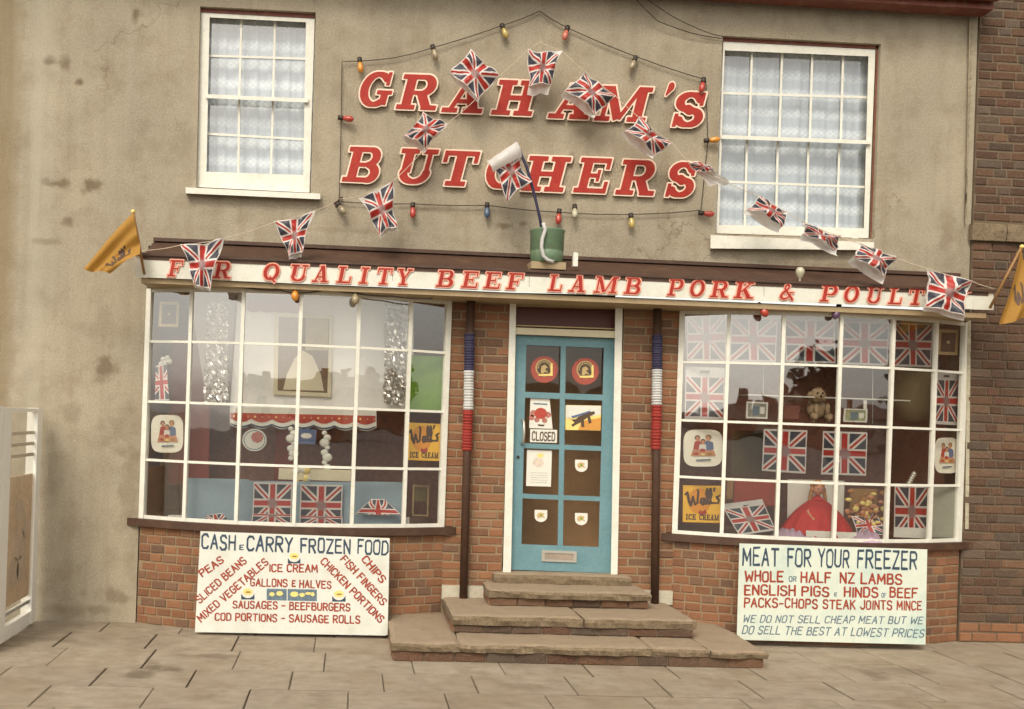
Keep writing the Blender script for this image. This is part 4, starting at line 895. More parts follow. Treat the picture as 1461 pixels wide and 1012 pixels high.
FL = [([(257.5, 350), (321, 339.5), (299, 417), (277, 412)], .04, 'plastic union flag over the O of the fascia, next to the left orange pennant', .03),
 ([(389.5, 317.5), (449, 301), (430, 368), (413, 372)], .10, 'plastic union flag just above the word QUALITY, below the narrower upstairs window', .03),
 ([(512, 281.7), (562, 257), (567, 328), (541, 339)], .05, 'plastic union flag hanging below the letters B and U of the wall lettering', .03),
 ([(604, 161), (642, 175), (605, 217), (571, 198)], .08, 'plastic union flag spread like an umbrella above the letters U and T', .06),
 ([(673.5, 70), (714, 108), (681, 147), (639, 104)], .03, 'plastic union flag covering the first A of the wall lettering', .05),
 ([(751.5, 72.5), (802, 71), (784, 134), (753, 137)], .20, 'tapering plastic union flag at the top of the line, above the upper lettering', .04),
 ([(835.6, 101), (879, 138), (847, 168.5), (799.5, 134)], .14, 'plastic union flag in front of the second A and the M', .06),
 ([(912.7, 168), (959.5, 205), (931, 227), (885, 192)], .20, 'white-hemmed plastic union flag between the M above and the R below', .06),
 ([(981, 231), (1010, 233), (1041, 262), (1010, 265)], .55, 'plastic union flag rolled up mostly white, beside the last S of the lower line', .05),
 ([(1083, 279), (1127, 303), (1113, 333), (1060, 304)], .25, 'plastic union flag against the net curtain glass of the wider window', .06),
 ([(1144.5, 315), (1199, 337), (1196, 366), (1143, 341)], .28, 'plastic union flag across the lower right of the wider window frame', .05),
 ([(1229, 345), (1280, 367), (1258, 405), (1210, 372)], .18, 'white-hemmed plastic union flag over the right end of the wide sill', .07),
 ([(1323, 382), (1387, 400), (1374, 458), (1317, 442)], .07, 'largest, squarest plastic union flag, covering the end of the word POULTRY', .05)]
YS = [-.56, -.45, -.35, -.28, -.24, -.22, -.24, -.27, -.31, -.37, -.43, -.50, -.60]
for k, (q, hem, lab, pf) in enumerate(FL): bunting(q, YS[k], hem, 20+k, lab, pf, 3.0 if k not in (8,) else 1)
bunting([(696, 228), (737, 202), (757, 261), (722, 290)], -.32, .0, 77, 'plastic union flag with one corner folded back white, on the bucket flagstick', .05, 5)
def fold_white(q, Y):
    vs, fs, uv = gridsheet(q, lambda u, v: (0, 0, -.03*math.sin(PI*u)-.03*math.sin(PI*v)+.006*math.sin(20*u)), 10, 6, 0, 1, Y); return vs, fs
vs, fs = fold_white([(697, 230), (738, 202), (745, 224), (703, 246)], -.36); mk('white_fold', vs, fs, M['bagwhite'], [o for o in C.objects if o.get('label', '').startswith('plastic union flag with one corner')][0], smooth=True, fix=False)
# bunting strings
def line(name, pts, r, mt, lab, cat, n=5, Ys=None, sag=0, sub_=6):
    ps = []
    for k in range(len(pts)-1):
        (x0, y0, Y0), (x1, y1, Y1) = pts[k], pts[k+1]
        for q in range(sub_):
            t = q/sub_; ps.append(P(x0+(x1-x0)*t, y0+(y1-y0)*t+sag*math.sin(PI*t), Y0+(Y1-Y0)*t))
    ps.append(P(*pts[-1]))
    return tag(MB().tube(ps, r, n).build(name, mt, None, True), lab, cat)
line('bunting_string', [(201, 358, -.58), (258, 350, -.56), (321, 340, -.55), (389, 318, -.46), (449, 301, -.42), (484, 284, -.2)], .0028, M['string'], 'thin pale string rising from the orange flagstick to the hook by the lettering', 'string', sag=1.5)
line('bunting_string', [(484, 284, -.2), (512, 280, -.33), (562, 258, -.34), (604, 215, -.28), (640, 175, -.27), (681, 140, -.24), (713, 108, -.2), (752, 72, -.2), (770, 60, -.12)], .0028, M['string'], 'thin pale string climbing across the wall lettering to its peak', 'string', sag=1)
line('bunting_string', [(770, 60, -.12), (801, 72, -.2), (836, 103, -.24), (879, 138, -.25), (912, 168, -.27), (959, 204, -.28), (982, 231, -.3), (1040, 262, -.33), (1083, 280, -.37), (1125, 304, -.39), (1145, 316, -.43), (1199, 338, -.46), (1229, 348, -.5), (1279, 368, -.54), (1323, 383, -.6), (1386, 401, -.6), (1418, 412, -.6)], .0028, M['string'], 'thin pale string descending to the right past the wider upstairs window', 'string', sag=1)
# orange pennants with script
def scriptpen(q, Y, stick, lab, seed, tq):
    r = random.Random(seed)
    st = MB().tube([P(*stick[0], Y), P(*stick[1], Y+.12)], .011, 8).build('flagstick', M['wood'], None, True)
    tag(st, lab[0], 'flagstick', 'wooden flagsticks on the fascia ends'); 
    b_ = MB().ball(P(*stick[0], Y), .017); b_.build('knob', M['pyellow'], st, True)
    fn = lambda u, v: (1.5*math.sin(5*v+seed), 1.5*math.sin(6*u), .04*math.sin(7*u+3*v+seed)*u+.015*math.sin(15*u+seed))
    vs, fs, uv = gridsheet(q, fn, 16, 16, 0, 1, Y)
    o = mk('pennant', vs, fs, M['orange'], None, smooth=True, fix=False); tag(o, lab[1], 'flag', 'orange ice cream pennants')
    # lettering follows the cloth
    n0 = len(C.objects)
    ls, wd = glyph('\x01', 'H', .055); VS = []; FS = []
    pts = [p for l in ls for p in l]; tr = tessellate_polygon([[Vector((p[0], p[1], 0)) for p in l] for l in ls])
    def onc(u, v):
        a = lerp2(q, u, v); du, dv, dy = fn(u, v); return P(a[0]+du, a[1]+dv, Y)+Vector((0, dy-.005, 0))
    (ua, va), (ub, vb), hh = tq
    for p in pts:
        t = p[0]/1.52; VS.append(onc(ua+(ub-ua)*t+hh[0]*p[1], va+(vb-va)*t+hh[1]*p[1]))
    mk('lettering', VS, [tuple(t) for t in tr], M['brownp'], o, fix=False)
scriptpen([(190, 303), (201, 364), (155, 391), (117, 384)], -.60, [(190, 302), (206, 392)],
          ('short wooden flagstick at the left end of the fascia', 'orange pennant with brown script blowing left, off the left end of the fascia'), 3, ((.9, .82), (.9, .22), (-.36, 0)))
scriptpen([(1457, 356), (1490, 420), (1475, 452), (1424, 463)], -.60, [(1458, 352), (1412, 440)],
          ('longer tilted wooden flagstick at the right end of the fascia', 'orange pennant with brown script at the right edge, off the right end of the fascia'), 5, ((.30, .75), (.85, .55), (-.22, -.35)))
# festoon cable and bulbs round the lettering
fc = [(484, 290, -.03), (487, 168, -.03), (488, 88, -.03), (560, 83, -.03), (618, 68, -.03), (718, 36, -.03), (770, 16, -.03), (808, 39, -.03), (905, 80, -.03), (1007, 114, -.03), (1010, 200, -.03), (1000, 300, -.03), (900, 306, -.03), (797, 303, -.03), (695, 293, -.03), (590, 291, -.03), (484, 288, -.03)]
line('festoon_cable', fc, .0042, M['cable'], 'thin dark lamp cable framing the wall lettering in a house shape', 'cable', sag=1.2)
def bulb(x, y, col, dx, dy, Y, lab, r=.026):
    base = P(x, y, Y); tip = P(x+dx, y+dy, Y-.01); ax = (tip-base).normalized()
    o = MB().lathe(base-ax*.0, [(.006, -.012), (.020, -.008), (.021, .03), (.016, .034)], 10, ax=ax).build('festoon_bulb', M['dark'], None, True)
    tag(o, lab, 'light bulb', 'coloured bulbs round the lettering' if Y > -.3 else 'coloured bulbs under the fascia')
    MB().lathe(base+ax*.034, [(.015, 0), (.018, .012), (r*.95, .035), (r, .052), (r*.82, .074), (r*.4, .087), (.002, .091)], 12, ax=ax).build('glass_bulb', BM[col], o, True)
for (x, y, c, dx, dy, lab) in ((513, 84, 'orange', 1, 10, 'orange bulb above the letter G'), (617, 66, 'clear', 3, 10, 'dusty clear bulb above the R of the upper line'), (716, 36, 'yellow', 4, 10, 'yellow bulb left of the peak of the lamp cable'),
        (810, 39, 'pink', -3, 10, 'pinkish red bulb right of the peak of the lamp cable'), (907, 82, 'clear', -4, 10, 'grubby clear bulb above the M'), (1004, 113, 'red', -2, 10, 'red bulb above the last S of the upper line'),
        (484, 168, 'red', 8, 1, 'red bulb on the left upright of the cable'), (1006, 201, 'orange', 10, -1, 'orange bulb on the right upright of the cable'), (998, 304, 'red', 10, 1, 'red bulb at the lower right corner beside the wide window'),
        (589, 291, 'red', 0, 10, 'red bulb below the U and T'), (695, 291, 'blue', 0, 10, 'blue bulb under the C, the only blue one'), (798, 300, 'red', -1, 10, 'red bulb right above the green bucket'),
        (900, 306, 'yellow', 1, 10, 'dull yellow bulb under the lower line R'), (481, 290, 'clear', 3, 4, 'dark clear bulb at the lower left corner by the hook'), (820, 294, 'pale', 0, 3, 'small pale bulb tilted forward right of the red one by the bucket')):
    bulb(x, y, c, dx, dy, -.045, lab)
line('soffit_cable', [(345, 410, -.33), (400, 414, -.33), (430, 418, -.33), (470, 412, -.33), (505, 418, -.33), (560, 423, -.33), (617, 426, -.33)], .006, M['cable'], 'green-black cable looping under the fascia over the left bow window', 'cable', sag=1.5)
for (x, y, c, dx, dy, lab) in ((421, 408, 'orange', 0, 8, 'orange bulb under the fascia below QUALITY'), (1082, 434, 'red', 5, 7, 'red bulb under the fascia below PORK'), (1197, 436, 'purple', -3, 9, 'purple bulb under the fascia below the P of POULTRY'), (507, 414, 'clear', 0, 5, 'small clear bulb on the looping cable over the left bow window')):
    bulb(x, y, c, dx, dy, -.33, lab, .032)
o = MB().lathe(P(1141, 404, -.385), [(.008, 0), (.008, .04), (.02, .05), (.035, .08), (.036, .10), (.022, .125), (.002, .13)], 12).build('lamp_on_board', BM['pale'], None, True); tag(o, 'cream pear-shaped lamp standing on top of the fascia above the ampersand', 'light bulb')
for q, lab in (([(900, -8, -.1), (938, 30, -.06), (985, 47, -.04), (1030, 55, -.03)], 'lower of two thin cables sagging to the wide upstairs window head'), ([(905, -14, -.1), (960, 24, -.06), (1005, 45, -.04), (1031, 52, -.03)], 'upper of two thin cables running to the wide upstairs window head')):
    line('cable', q, .004, M['cable'], lab, 'cable', sag=.8)
hk = MB().tube([P(488, 282, 0), P(484, 284, -.08), P(477, 290, -.22), P(480, 296, -.24)], .008, 6); tag(hk.build('wall_hook', M['brown'], None, True), 'rusty wall hook where the bunting meets the lamp cable', 'hook')
# green tin with flagstick and rope
bx, by = P(779.5, 374, -.30), P(779.5, 329, -.30)
zb = 2.95+.185*(.15/.405)+.03
o = MB().lathe((bx.x, -.30, zb), [(.125, 0), (.130, .005), (.134, .09), (.131, .095), (.135, .10), (.138, by.z-zb-.02), (.143, by.z-zb-.01), (.140, by.z-zb), (.132, by.z-zb), (.126, .05), (.01, .045)], 28).build('tin_bucket', M['bucket'], None, True)
tag(o, 'green tin bucket standing on the cornice above the word LAMB', 'bucket')
MB().box(bx.x-.14, bx.x+.14, -.395, -.17, 2.99, zb-.001).build('base_board', M['soffit'], o)
MB().box(P(803, 360).x, P(806, 360).x+.02, -.40, -.36, 3.02, 3.13).build('bracket', M['cardw'], o)
st = MB().tube([P(736, 203, -.30), P(752, 240, -.31), P(762, 276, -.32), P(770, 310, -.33), P(776, 345, -.28)], .012, 8).build('flagstick', M['navyw'], None, True)
tag(st, 'blue-black flagstick leaning out of the green bucket', 'flagstick')
rp = [(775, 318), (778, 328), (774, 340), (772.5, 352), (775, 365), (781, 371), (790, 374)]
ps = [P(x, y, -.46) for x, y in rp]
tag(MB().tube(ps, .015, 8).build('rope', M['whitew'], None, True), 'thick white rope trailing over the front of the green bucket', 'rope')

# ------------------------------------------------------------------ painted boards leaning below the windows
def thing_board(q, Y, t, mt, lab, cat='sign', name='painted_board'):
    vs, fs = prism_data([q], P, Y+t, Y); o = mk(name, vs, fs, mt); return tag(o, lab, cat)
YB = -.385
LB = thing_board([(286, 758), (556, 768), (553, 906), (549, 907), (278, 902)], YB, .018, M['board'], 'white hand-painted board headed CASH & CARRY FROZEN FOOD below the left bow window')
T_ = lambda s, a, h, mt, par=LB, Y=YB, wt=.075, **k: text('lettering', s, *a, h, Y-.0005, M[mt], par, wt, jit=.03, **k)
T_('CASH', (288, 782.5, 335, 784.5), 20, 'navyprint', wt=.082); T_('&', (341, 785, 347, 785.2), 8, 'navyprint', wt=.09); T_('CARRY', (352.5, 785.3, 416, 788), 20, 'navyprint', wt=.082)
T_('FROZEN', (429.5, 788, 499, 789.5), 19, 'navyprint', wt=.082); T_('FOOD', (510.5, 789.5, 553, 791), 19, 'navyprint', wt=.082)
for s, a in (('PEAS', (289, 823, 319.5, 802)), ('SLICED BEANS', (285, 861, 352, 802)), ('MIXED VEGETABLES', (287, 887.5, 383, 804)), ('ICE CREAM', (384.5, 815.5, 452.5, 816.5)), ('GALLONS & HALVES', (357.5, 836, 472, 839.5)),
             ('SAUSAGES - BEEFBURGERS', (332.5, 867.5, 499, 872)), ('COD PORTIONS - SAUSAGE ROLLS', (307, 885, 513, 889.5)), ('CHICKEN PORTIONS', (457, 802.5, 541.5, 889)), ('FISH FINGERS', (486, 799, 545, 864)), ('CHIPS', (516, 799, 543.5, 832))):
    T_(s, a, 10, 'rustprint', wt=.1)
for (x, y, r_) in ((419.6, 796, 9), (353.6, 847, 9.5), (483.5, 850, 9.5)):
    px('emblem_ground', [(x-r_, y+1), (x+r_, y+1), (x+r_, y+r_*.9), (x-r_, y+r_*.9)], YB, .0012, M['navyprint'], LB)
    px('emblem', circ(x, y-1, r_*.95, r_*.8, 16), YB-.0014, .001, M['cardw'], LB); px('emblem_ball', circ(x, y-2.5, r_*.75, r_*.5, 14), YB-.0028, .001, M['pyellow'], LB); px('emblem_stroke', circ(x+.5, y-2, r_*.45, r_*.12, 8), YB-.004, .001, M['wood'], LB)
px('label_strip', [(380.5, 840), (409, 840.6), (409, 857), (380.5, 856.4)], YB, .0012, M['greyprint'], LB); px('label_strip', [(410.5, 840.6), (452, 841.4), (452, 858), (410.5, 857)], YB, .0012, M['greyprint'], LB)
for (x, y, rx, ry) in ((388, 848, 4, 3), (399, 847, 5, 3.5), (420, 848, 6, 4), (431, 849, 4, 3), (440, 847, 5, 2), (446, 848, 3, 3)): px('label_picture', circ(x, y, rx, ry, 8), YB-.0014, .001, M['pyellow'], LB)
RB = thing_board([(1055, 775.5), (1323, 784), (1320.5, 920), (1051, 913)], YB, .018, M['board2'], 'stained pale mint hand-painted board headed MEAT FOR YOUR FREEZER below the right bow window')
T2 = lambda s, a, h, mt, wt=.075, **k: T_(s, a, h, mt, RB, YB, wt, **k)
for s, x0_, x1_ in (('MEAT', 1060, 1110), ('FOR', 1124, 1156), ('YOUR', 1168, 1211), ('FREEZER', 1224, 1307.5)): T2(s, (x0_, 806+(x0_-1059)*.024, x1_, 806+(x1_-1059)*.024), 24, 'navyprint', .075)
g = lambda x, y0_: y0_+(x-1062)*.02
for s, x0_, x1_, y_, h_, mt_ in (('WHOLE', 1063.5, 1117, 829, 14, 'rustprint'), ('OR', 1126, 1136, 828.5, 7, 'greyprint'), ('HALF', 1143, 1185, 829, 14, 'rustprint'), ('NZ', 1199, 1218.5, 829, 14, 'rustprint'), ('LAMBS', 1229, 1286, 829, 14, 'rustprint'),
        ('ENGLISH', 1062.5, 1134, 848.5, 13.5, 'rustprint'), ('PIGS', 1144.5, 1182, 848.5, 13, 'rustprint'), ('&', 1190, 1194, 848.5, 6, 'greyprint'), ('HINDS', 1205, 1252, 848.5, 13, 'rustprint'), ('OF', 1258, 1264, 848.5, 6, 'greyprint'), ('BEEF', 1270, 1308.5, 848, 13, 'rustprint'),
        ('PACKS-CHOPS', 1062.5, 1166, 866, 12.5, 'rustprint'), ('STEAK', 1174.5, 1220, 866, 12, 'rustprint'), ('JOINTS', 1228, 1272, 866, 12, 'rustprint'), ('MINCE', 1280, 1314.5, 865.5, 12, 'rustprint')):
    T2(s, (x0_, g(x0_, y_), x1_, g(x1_, y_)), h_, mt_, .095)
T2('WE DO NOT SELL CHEAP MEAT BUT WE', (1060, 888, 1315.5, 890.5), 10, 'greyprint', .075, shear=.22)
T2('DO SELL THE BEST AT LOWEST PRICES', (1059, 904, 1317, 909.5), 11, 'greyprint', .075, shear=.22)

# ------------------------------------------------------------------ glazed screen at the far left (stands square to the wall)
M['screenwhite'] = mat('gloss_white', (.90, .88, .80), .4, .04, 8, 50)
gs = empty('glazed_screen', (-2.53, -.5, 0), 'white-framed glazed poster screen standing out from the wall at far left', 'display case')
X0 = P(57, 740, -.12).x-.02
ya, yb_ = -.16, -1.02
ft_ = 1.735
def post(y, wd, z0=.03, z1=ft_): MB().box(X0-.06, X0+.025, y-wd, y, z0, z1).build('post', M['screenwhite'], gs)
post(ya, .11); post(yb_+.17, .17); post(yb_-.01, .12, 0, ft_+.01)
MB().box(X0-.022, X0+.022, yb_+.17, ya-.111, .03, .13).build('bottom_rail', M['screenwhite'], gs)
MB().box(X0-.022, X0+.022, yb_+.17, ya-.111, ft_-.03, ft_-.002).build('top_rail', M['screenwhite'], gs)
MB().box(X0-.012, X0+.012, yb_+.17, ya-.111, .20, .225).build('mid_rail', M['screenwhite'], gs)
mk('pane', [(X0+.012, yb_+.17, .1), (X0+.012, ya-.111, .1), (X0+.012, ya-.111, ft_-.03), (X0+.012, yb_+.17, ft_-.03)], [(0, 1, 2, 3)], M['glass'], gs)
MB().box(X0-.008, X0+.002, yb_+.175, ya-.115, .26, 1.22).build('poster', M['vest'], gs)
fg = MB(); 
for (y, z, ry, rz_) in ((-.55, .95, .10, .12), (-.55, .70, .16, .16), (-.48, .5, .07, .13), (-.64, .5, .08, .14), (-.40, .80, .05, .1)): fg.v += []; fg.lathe((X0+.002, y, z), [(rz_*.8, 0), (rz_*.8, .002)], 14, ax=(1, 0, 0))
fg.build('poster_figure', mat('poster_grey', (.78, .60, .45), .7, .3, 8), gs)
for k in range(3): MB().box(X0-.004, X0+.006, yb_+.175, ya-.115, 1.36+k*.085, 1.385+k*.085).build('reflected_slat', mat('reflected_slat_brown', (.55, .46, .36), .8, .2), gs)  # solid bars standing in for slat reflections in the pane

# ------------------------------------------------------------------ THINGS STUCK ON THE DOOR
YD = .080
def panel(name, loops, Y, t, mt, lab, cat, group=None):
    if not isinstance(loops[0][0], (tuple, list)): loops = [loops]
    vs, fs = prism_data(loops, P, Y, Y-t); return tag(mk(name, vs, fs, mt), lab, cat, group)
for (cx, cy, lab) in ((776.5, 527.5, 'round red sticker with a dark crest on the upper left door pane'), (835, 530, 'round red sticker with a dark crest on the upper right door pane')):
    o = panel('round_sticker', circ(cx, cy, 19.5, 19, 28), YD, .001, mat('sticker_red', (.36, .075, .05), .5, .1), lab, 'sticker')
    px('crest_ring', [circ(cx, cy-2.5, 12.5, 12.5, 22), circ(cx, cy-2.5, 10.8, 10.8, 20)], YD-.002, .001, M['gold'], o)
    px('crest_ground', circ(cx, cy-2.5, 10.5, 10.5, 20), YD-.002, .001, mat('crest_dark', (.09, .06, .035), .6, .3, 60), o)
    for k in range(12):
        a = PI+PI*k/11; px('crest_dot', circ(cx+8.8*math.cos(a), cy-2.5+8.8*math.sin(a), 1.1, 1.1, 6), YD-.0035, .0008, M['gold'], o)
    px('crest_mark', [(cx-5, cy+5), (cx-4, cy-5), (cx+1, cy-7), (cx+5, cy-3), (cx+1, cy-1), (cx+6, cy+5), (cx+1, cy+3), (cx-2, cy+6)], YD-.0035, .0008, M['gold'], o)
    px('crest_banner', [(cx+9, cy-9), (cx+12, cy-9), (cx+12, cy+9), (cx-8, cy+9), (cx-8, cy+6.5), (cx+9, cy+6)], YD-.0045, .0008, M['pyellow'], o)
o = panel('poster', [(757, 567), (784, 568), (788.5, 612), (755, 611)], YD-.004, .001, M['cardw'], 'small white poster with red roses just above the closed sign', 'poster')
px('rose', circ(771.5, 590, 9, 8, 14), YD-.0055, .001, M['redprint'], o)
for (x, y, r_) in ((761, 590, 5), (782, 592, 4.5), (758.5, 596, 4), (766, 599, 4), (777, 600, 4)): px('rose', circ(x, y, r_, r_, 9), YD-.0056, .0008, mat('rose_pink', (.42, .16, .12), .7, .3, 60), o)
px('poster_line', [(761, 575), (781, 576), (781, 578), (761, 577)], YD-.0055, .0008, M['greyprint'], o); px('poster_line', [(767, 605.5), (777, 606), (776, 608.5), (768, 608)], YD-.0055, .0008, M['brownp'], o)
o = panel('closed_sign', [(756.5, 612.5), (795, 613.5), (794.5, 632), (756, 631)], YD-.008, .003, M['cardw'], 'small white card reading CLOSED hanging in the door', 'sign')
text('lettering', 'CLOSED', 759.5, 628, 791.5, 629, 11.5, YD-.0112, M['brownp'], o, .10)
o = panel('poster', [(807, 578), (858, 579), (857, 614.5), (806.5, 613.5)], YD-.002, .001, M['pyellow'], 'small orange poster with a tilted dark shape on legs, in the right door pane', 'poster')
px('sky_tint', [(807.3, 578.4), (857.7, 579.4), (857.5, 592), (807.2, 597)], YD-.0035, .0006, M['cardw'], o); px('ground_tint', [(830, 601), (857.3, 596), (856.8, 614), (825, 613.6)], YD-.0036, .0006, mat('tint_orange', (.6, .27, .05), .6, .1), o)
px('dark_shape', [(809, 594), (816, 599), (822, 598), (825, 595), (840, 588), (848, 587), (849, 590.5), (838, 596), (830, 602), (822, 606), (817, 609), (815, 606.5), (820, 603)], YD-.005, .0008, M['brownp'], o)
px('shape_leg', [(828, 600), (833, 598), (834, 609), (830, 610)], YD-.0051, .0008, M['brownp'], o); px('shape_leg', [(838, 596), (842, 594), (844, 603), (840, 605)], YD-.0051, .0008, M['brownp'], o)
px('shape_top', [(815, 594), (826, 591), (842, 586), (842, 588), (826, 594), (817, 597)], YD-.0062, .0006, M['bluep'], o)
o = panel('paper_notice', [(752, 642), (787.5, 643), (786, 694.5), (750.5, 693.5)], YD-.003, .001, M['cardw'], 'faded white paper notice in the third left door pane', 'notice')
px('notice_print', circ(771, 650, 5, 3, 10), YD-.0045, .0007, M['pyellow'], o); px('notice_print', circ(768, 660, 8, 7, 12), YD-.0045, .0006, mat('faint_pink', (.62, .52, .42), .7, .2, 40), o)
for k in range(5): px('notice_line', [(757, 674+k*3.4), (781, 675+k*3.4), (781, 675.8+k*3.4), (757, 674.8+k*3.4)], YD-.0045, .0007, mat('faint_line', (.45, .44, .38), .7, .2, 40), o)
for (cx, cy, lab) in ((829.5, 664.5, 'small white shield sticker with a gold crest, the highest of three'), (771.8, 736, 'small white shield sticker in the bottom left door pane'), (829.3, 740.5, 'small white shield sticker in the bottom right door pane')):
    sh = [(cx-9, cy-8.5), (cx+9, cy-8), (cx+9, cy+1)]+[(cx+9*math.cos(a), cy+1+8*math.sin(a)) for a in (PI*.12, PI*.25, PI*.38, PI*.5, PI*.62, PI*.75, PI*.88)]+[(cx-9, cy+1)]
    o = panel('shield_sticker', sh, YD, .001, M['cardw'], lab, 'sticker', 'shield stickers on the door')
    px('crest', [(cx-5, cy-3), (cx-1, cy-5), (cx+5, cy-3), (cx+3, cy), (cx+6, cy+3), (cx, cy+2), (cx-4, cy+4), (cx-6, cy)], YD-.002, .0008, M['gold'], o); px('crest_dot', circ(cx, cy-.5, 1.6, 1.6, 7), YD-.003, .0007, M['green'], o)

# ------------------------------------------------------------------ THINGS IN THE WINDOWS
def family(cx, cy, sx, sy, Y, lab):
    lp = [(cx+sx*math.copysign(abs(math.cos(a))**.5, math.cos(a)), cy+sy*math.copysign(abs(math.sin(a))**.5, math.sin(a))) for a in [2*PI*k/32 for k in range(32)]]
    o = panel('window_sticker', lp, Y, .001, mat('sticker_cream', (.85, .80, .66), .5, .05), lab, 'sticker', 'rounded picture stickers in the shop windows')
    f = lambda x, y: (cx+x*sx, cy+y*sy)
    ci = lambda x, y, a, b, n=10: circ(cx+x*sx, cy+y*sy, a*sx, b*sy, n)
    k = 0
    for nm, lp2, mt in (('figure', [f(-.5, .05), f(-.42, -.35), f(-.2, -.42), f(0, -.2), f(-.05, .15)], 'redprint'), ('figure', [f(.02, .1), f(.0, -.3), f(.25, -.42), f(.52, -.3), f(.55, .05), f(.3, .2)], 'bluep'), ('figure', [f(-.22, .15), f(-.18, -.2), f(.15, -.2), f(.18, .15)], 'cardw'),
            ('hair', ci(-.28, -.55, .15, .15), 'brownp'), ('head', ci(-.27, -.5, .11, .13), 'skin'), ('hair', ci(.28, -.58, .16, .15), 'wood'), ('head', ci(.26, -.5, .11, .13), 'skin'), ('hair', ci(0, -.38, .13, .12), 'brownp'), ('head', ci(0, -.31, .10, .12), 'skin'),
            ('table', [f(-.62, .42), f(-.5, .05), f(-.2, .12), f(.3, .12), f(.55, .1), f(.66, .42)], 'skin'), ('dish', ci(-.02, .12, .17, .09), 'redprint'), ('dish', ci(-.35, .3, .14, .07), 'redprint'), ('dish', ci(.35, .3, .15, .07), 'orange'), ('dish', ci(0, .34, .12, .06), 'pyellow'),
            ('caption', [f(-.35, .62), f(.4, .58), f(.4, .66), f(-.35, .70)], 'greyprint')):
        k += 1; px(nm, lp2, Y-.001-k*.0008, .0006, M[mt], o)
family(238.5, 619, 23, 27, .0, 'rounded cream sticker of people at a meal, in the left bow window')
family(1003, 639.5, 28, 26.5, .00, 'rounded cream sticker of people at a meal, left end of the right bow window')
family(1351, 650, 17.5, 25.5, .035, 'rounded cream sticker of people at a meal, right end of the right bow window')
def icesign(q, Y, lab):
    o = panel('ice_cream_sign', q, Y, .004, M['yellow'], lab, 'sign')
    w_ = q[1][0]-q[0][0]; h_ = q[3][1]-q[0][1]; f = lambda u, v: lerp2(q, u, v)
    px('sign_glow', [f(.3+.3*math.cos(a)+.12, .42+.35*math.sin(a)) for a in [2*PI*k/18 for k in range(18)]], Y-.0042, .0006, mat('sign_orange', (.74, .30, .03), .5, .05), o)
    a, b = f(.10, .62), f(.95, .52); text('lettering', '\x01', *a, *b, h_*.48, Y-.0052, M['brownp'], o, .055, t=.001)
    px('flourish', [f(.42, .66), f(.5, .70), f(.58, .64), (f(.62, .74)), f(.5, .82), f(.40, .76)], Y-.0052, .0008, M['redprint'], o)
    a, b = f(.08, .93), f(.93, .93); text('lettering', 'ICE', *a, *f(.34, .93), h_*.15, Y-.0052, M['brownp'], o, font='S', lvl=.02, gap=.12, t=.001)
    text('lettering', 'CREAM', *f(.42, .93), *b, h_*.15, Y-.0052, M['brownp'], o, font='S', lvl=.02, gap=.12, t=.001)
icesign([(581.5, 603), (629.5, 605), (628.5, 658), (581, 656.5)], .03, 'yellow ice cream sign with brown script, in the left bow window under the green panel')
icesign([(974.5, 692.5), (1031, 693.5), (1029.5, 746.5), (974, 745)], .0, 'yellow ice cream sign with brown script, in the right bow window corner near the door')
def speaker(q, Y, lab):
    o = panel('loudspeaker', q, Y+.1, .1, M['gold'], lab, 'loudspeaker', 'loudspeakers in the shop window corners')
    px('grille', sub(q, .14, .12, .86, .88), Y, .004, M['brownp'], o); c = lerp2(q, .5, .5); px('speaker_cone', circ(c[0], c[1], 2.4, 2.4, 12), Y-.005, .003, M['gold'], o)
speaker([(228, 430), (256, 431), (254, 467), (226, 466)], .03, 'wood-edged loudspeaker high in the left corner of the left bow window')
speaker([(1340, 470), (1368, 471), (1366, 507), (1338, 506)], .05, 'wood-edged loudspeaker high in the right corner of the right bow window')
def jack(name, q, Y, lab, cat, uvr=(0, 0, 1, 1), head=0, mt='flag', tilt=0, wav=.008, group='union flag carrier bags in the windows', grip=True):
    """printed sheet; head = fraction of the height that is the white grip strip"""
    def fn(u, v): return 0, 0, -tilt*(1-v)+wav*math.sin(6*u+q[0][0])*math.sin(4*v+1)
    vs, fs, uv = gridsheet(q, fn, 10, 12, 0, 1, Y)
    n = len(vs); vs2 = vs+[v+Vector((0, .004, 0)) for v in vs]
    rim = [i for i in range(11)]+[j*11+10 for j in range(1, 13)]+[12*11+i for i in range(9, -1, -1)]+[j*11 for j in range(11, 0, -1)]
    fs2 = fs+[tuple(n+k for k in f[::-1]) for f in fs]+[(rim[k], rim[(k+1) % len(rim)], n+rim[(k+1) % len(rim)], n+rim[k]) for k in range(len(rim))]
    o = mk(name, vs2, fs2, M['bagwhite'], None, smooth=False, fix=False); tag(o, lab, cat, group)
    a, b = (head, .96) if head else (0.02, .98)
    vs, fs, uv = gridsheet(q, lambda u, v: (0, 0, fn(u, v)[2]-.0015), 10, 10, a, b, Y)
    k = 0
    for i in range(len(uv)):
        u = uv[i][0]; v = (uv[i][1]-(1-b))/(b-a); uv[i] = (uvr[0]+(uvr[2]-uvr[0])*u, uvr[1]+(uvr[3]-uvr[1])*v)
    mk('printed_front', vs, fs, M[mt], o, fix=False, uvs=uv)
    if head and grip: 
        g_ = [lerp2(q, .38, head*.35), lerp2(q, .62, head*.35), lerp2(q, .62, head*.6), lerp2(q, .38, head*.6)]; vs, fs = prism_data([g_], P, Y-tilt*(1-head*.5)-.009, Y-tilt*(1-head*.5)-.012); mk('grip_slot', vs, fs, M['dark'], o)
    return o
BG = 'carrier bag'
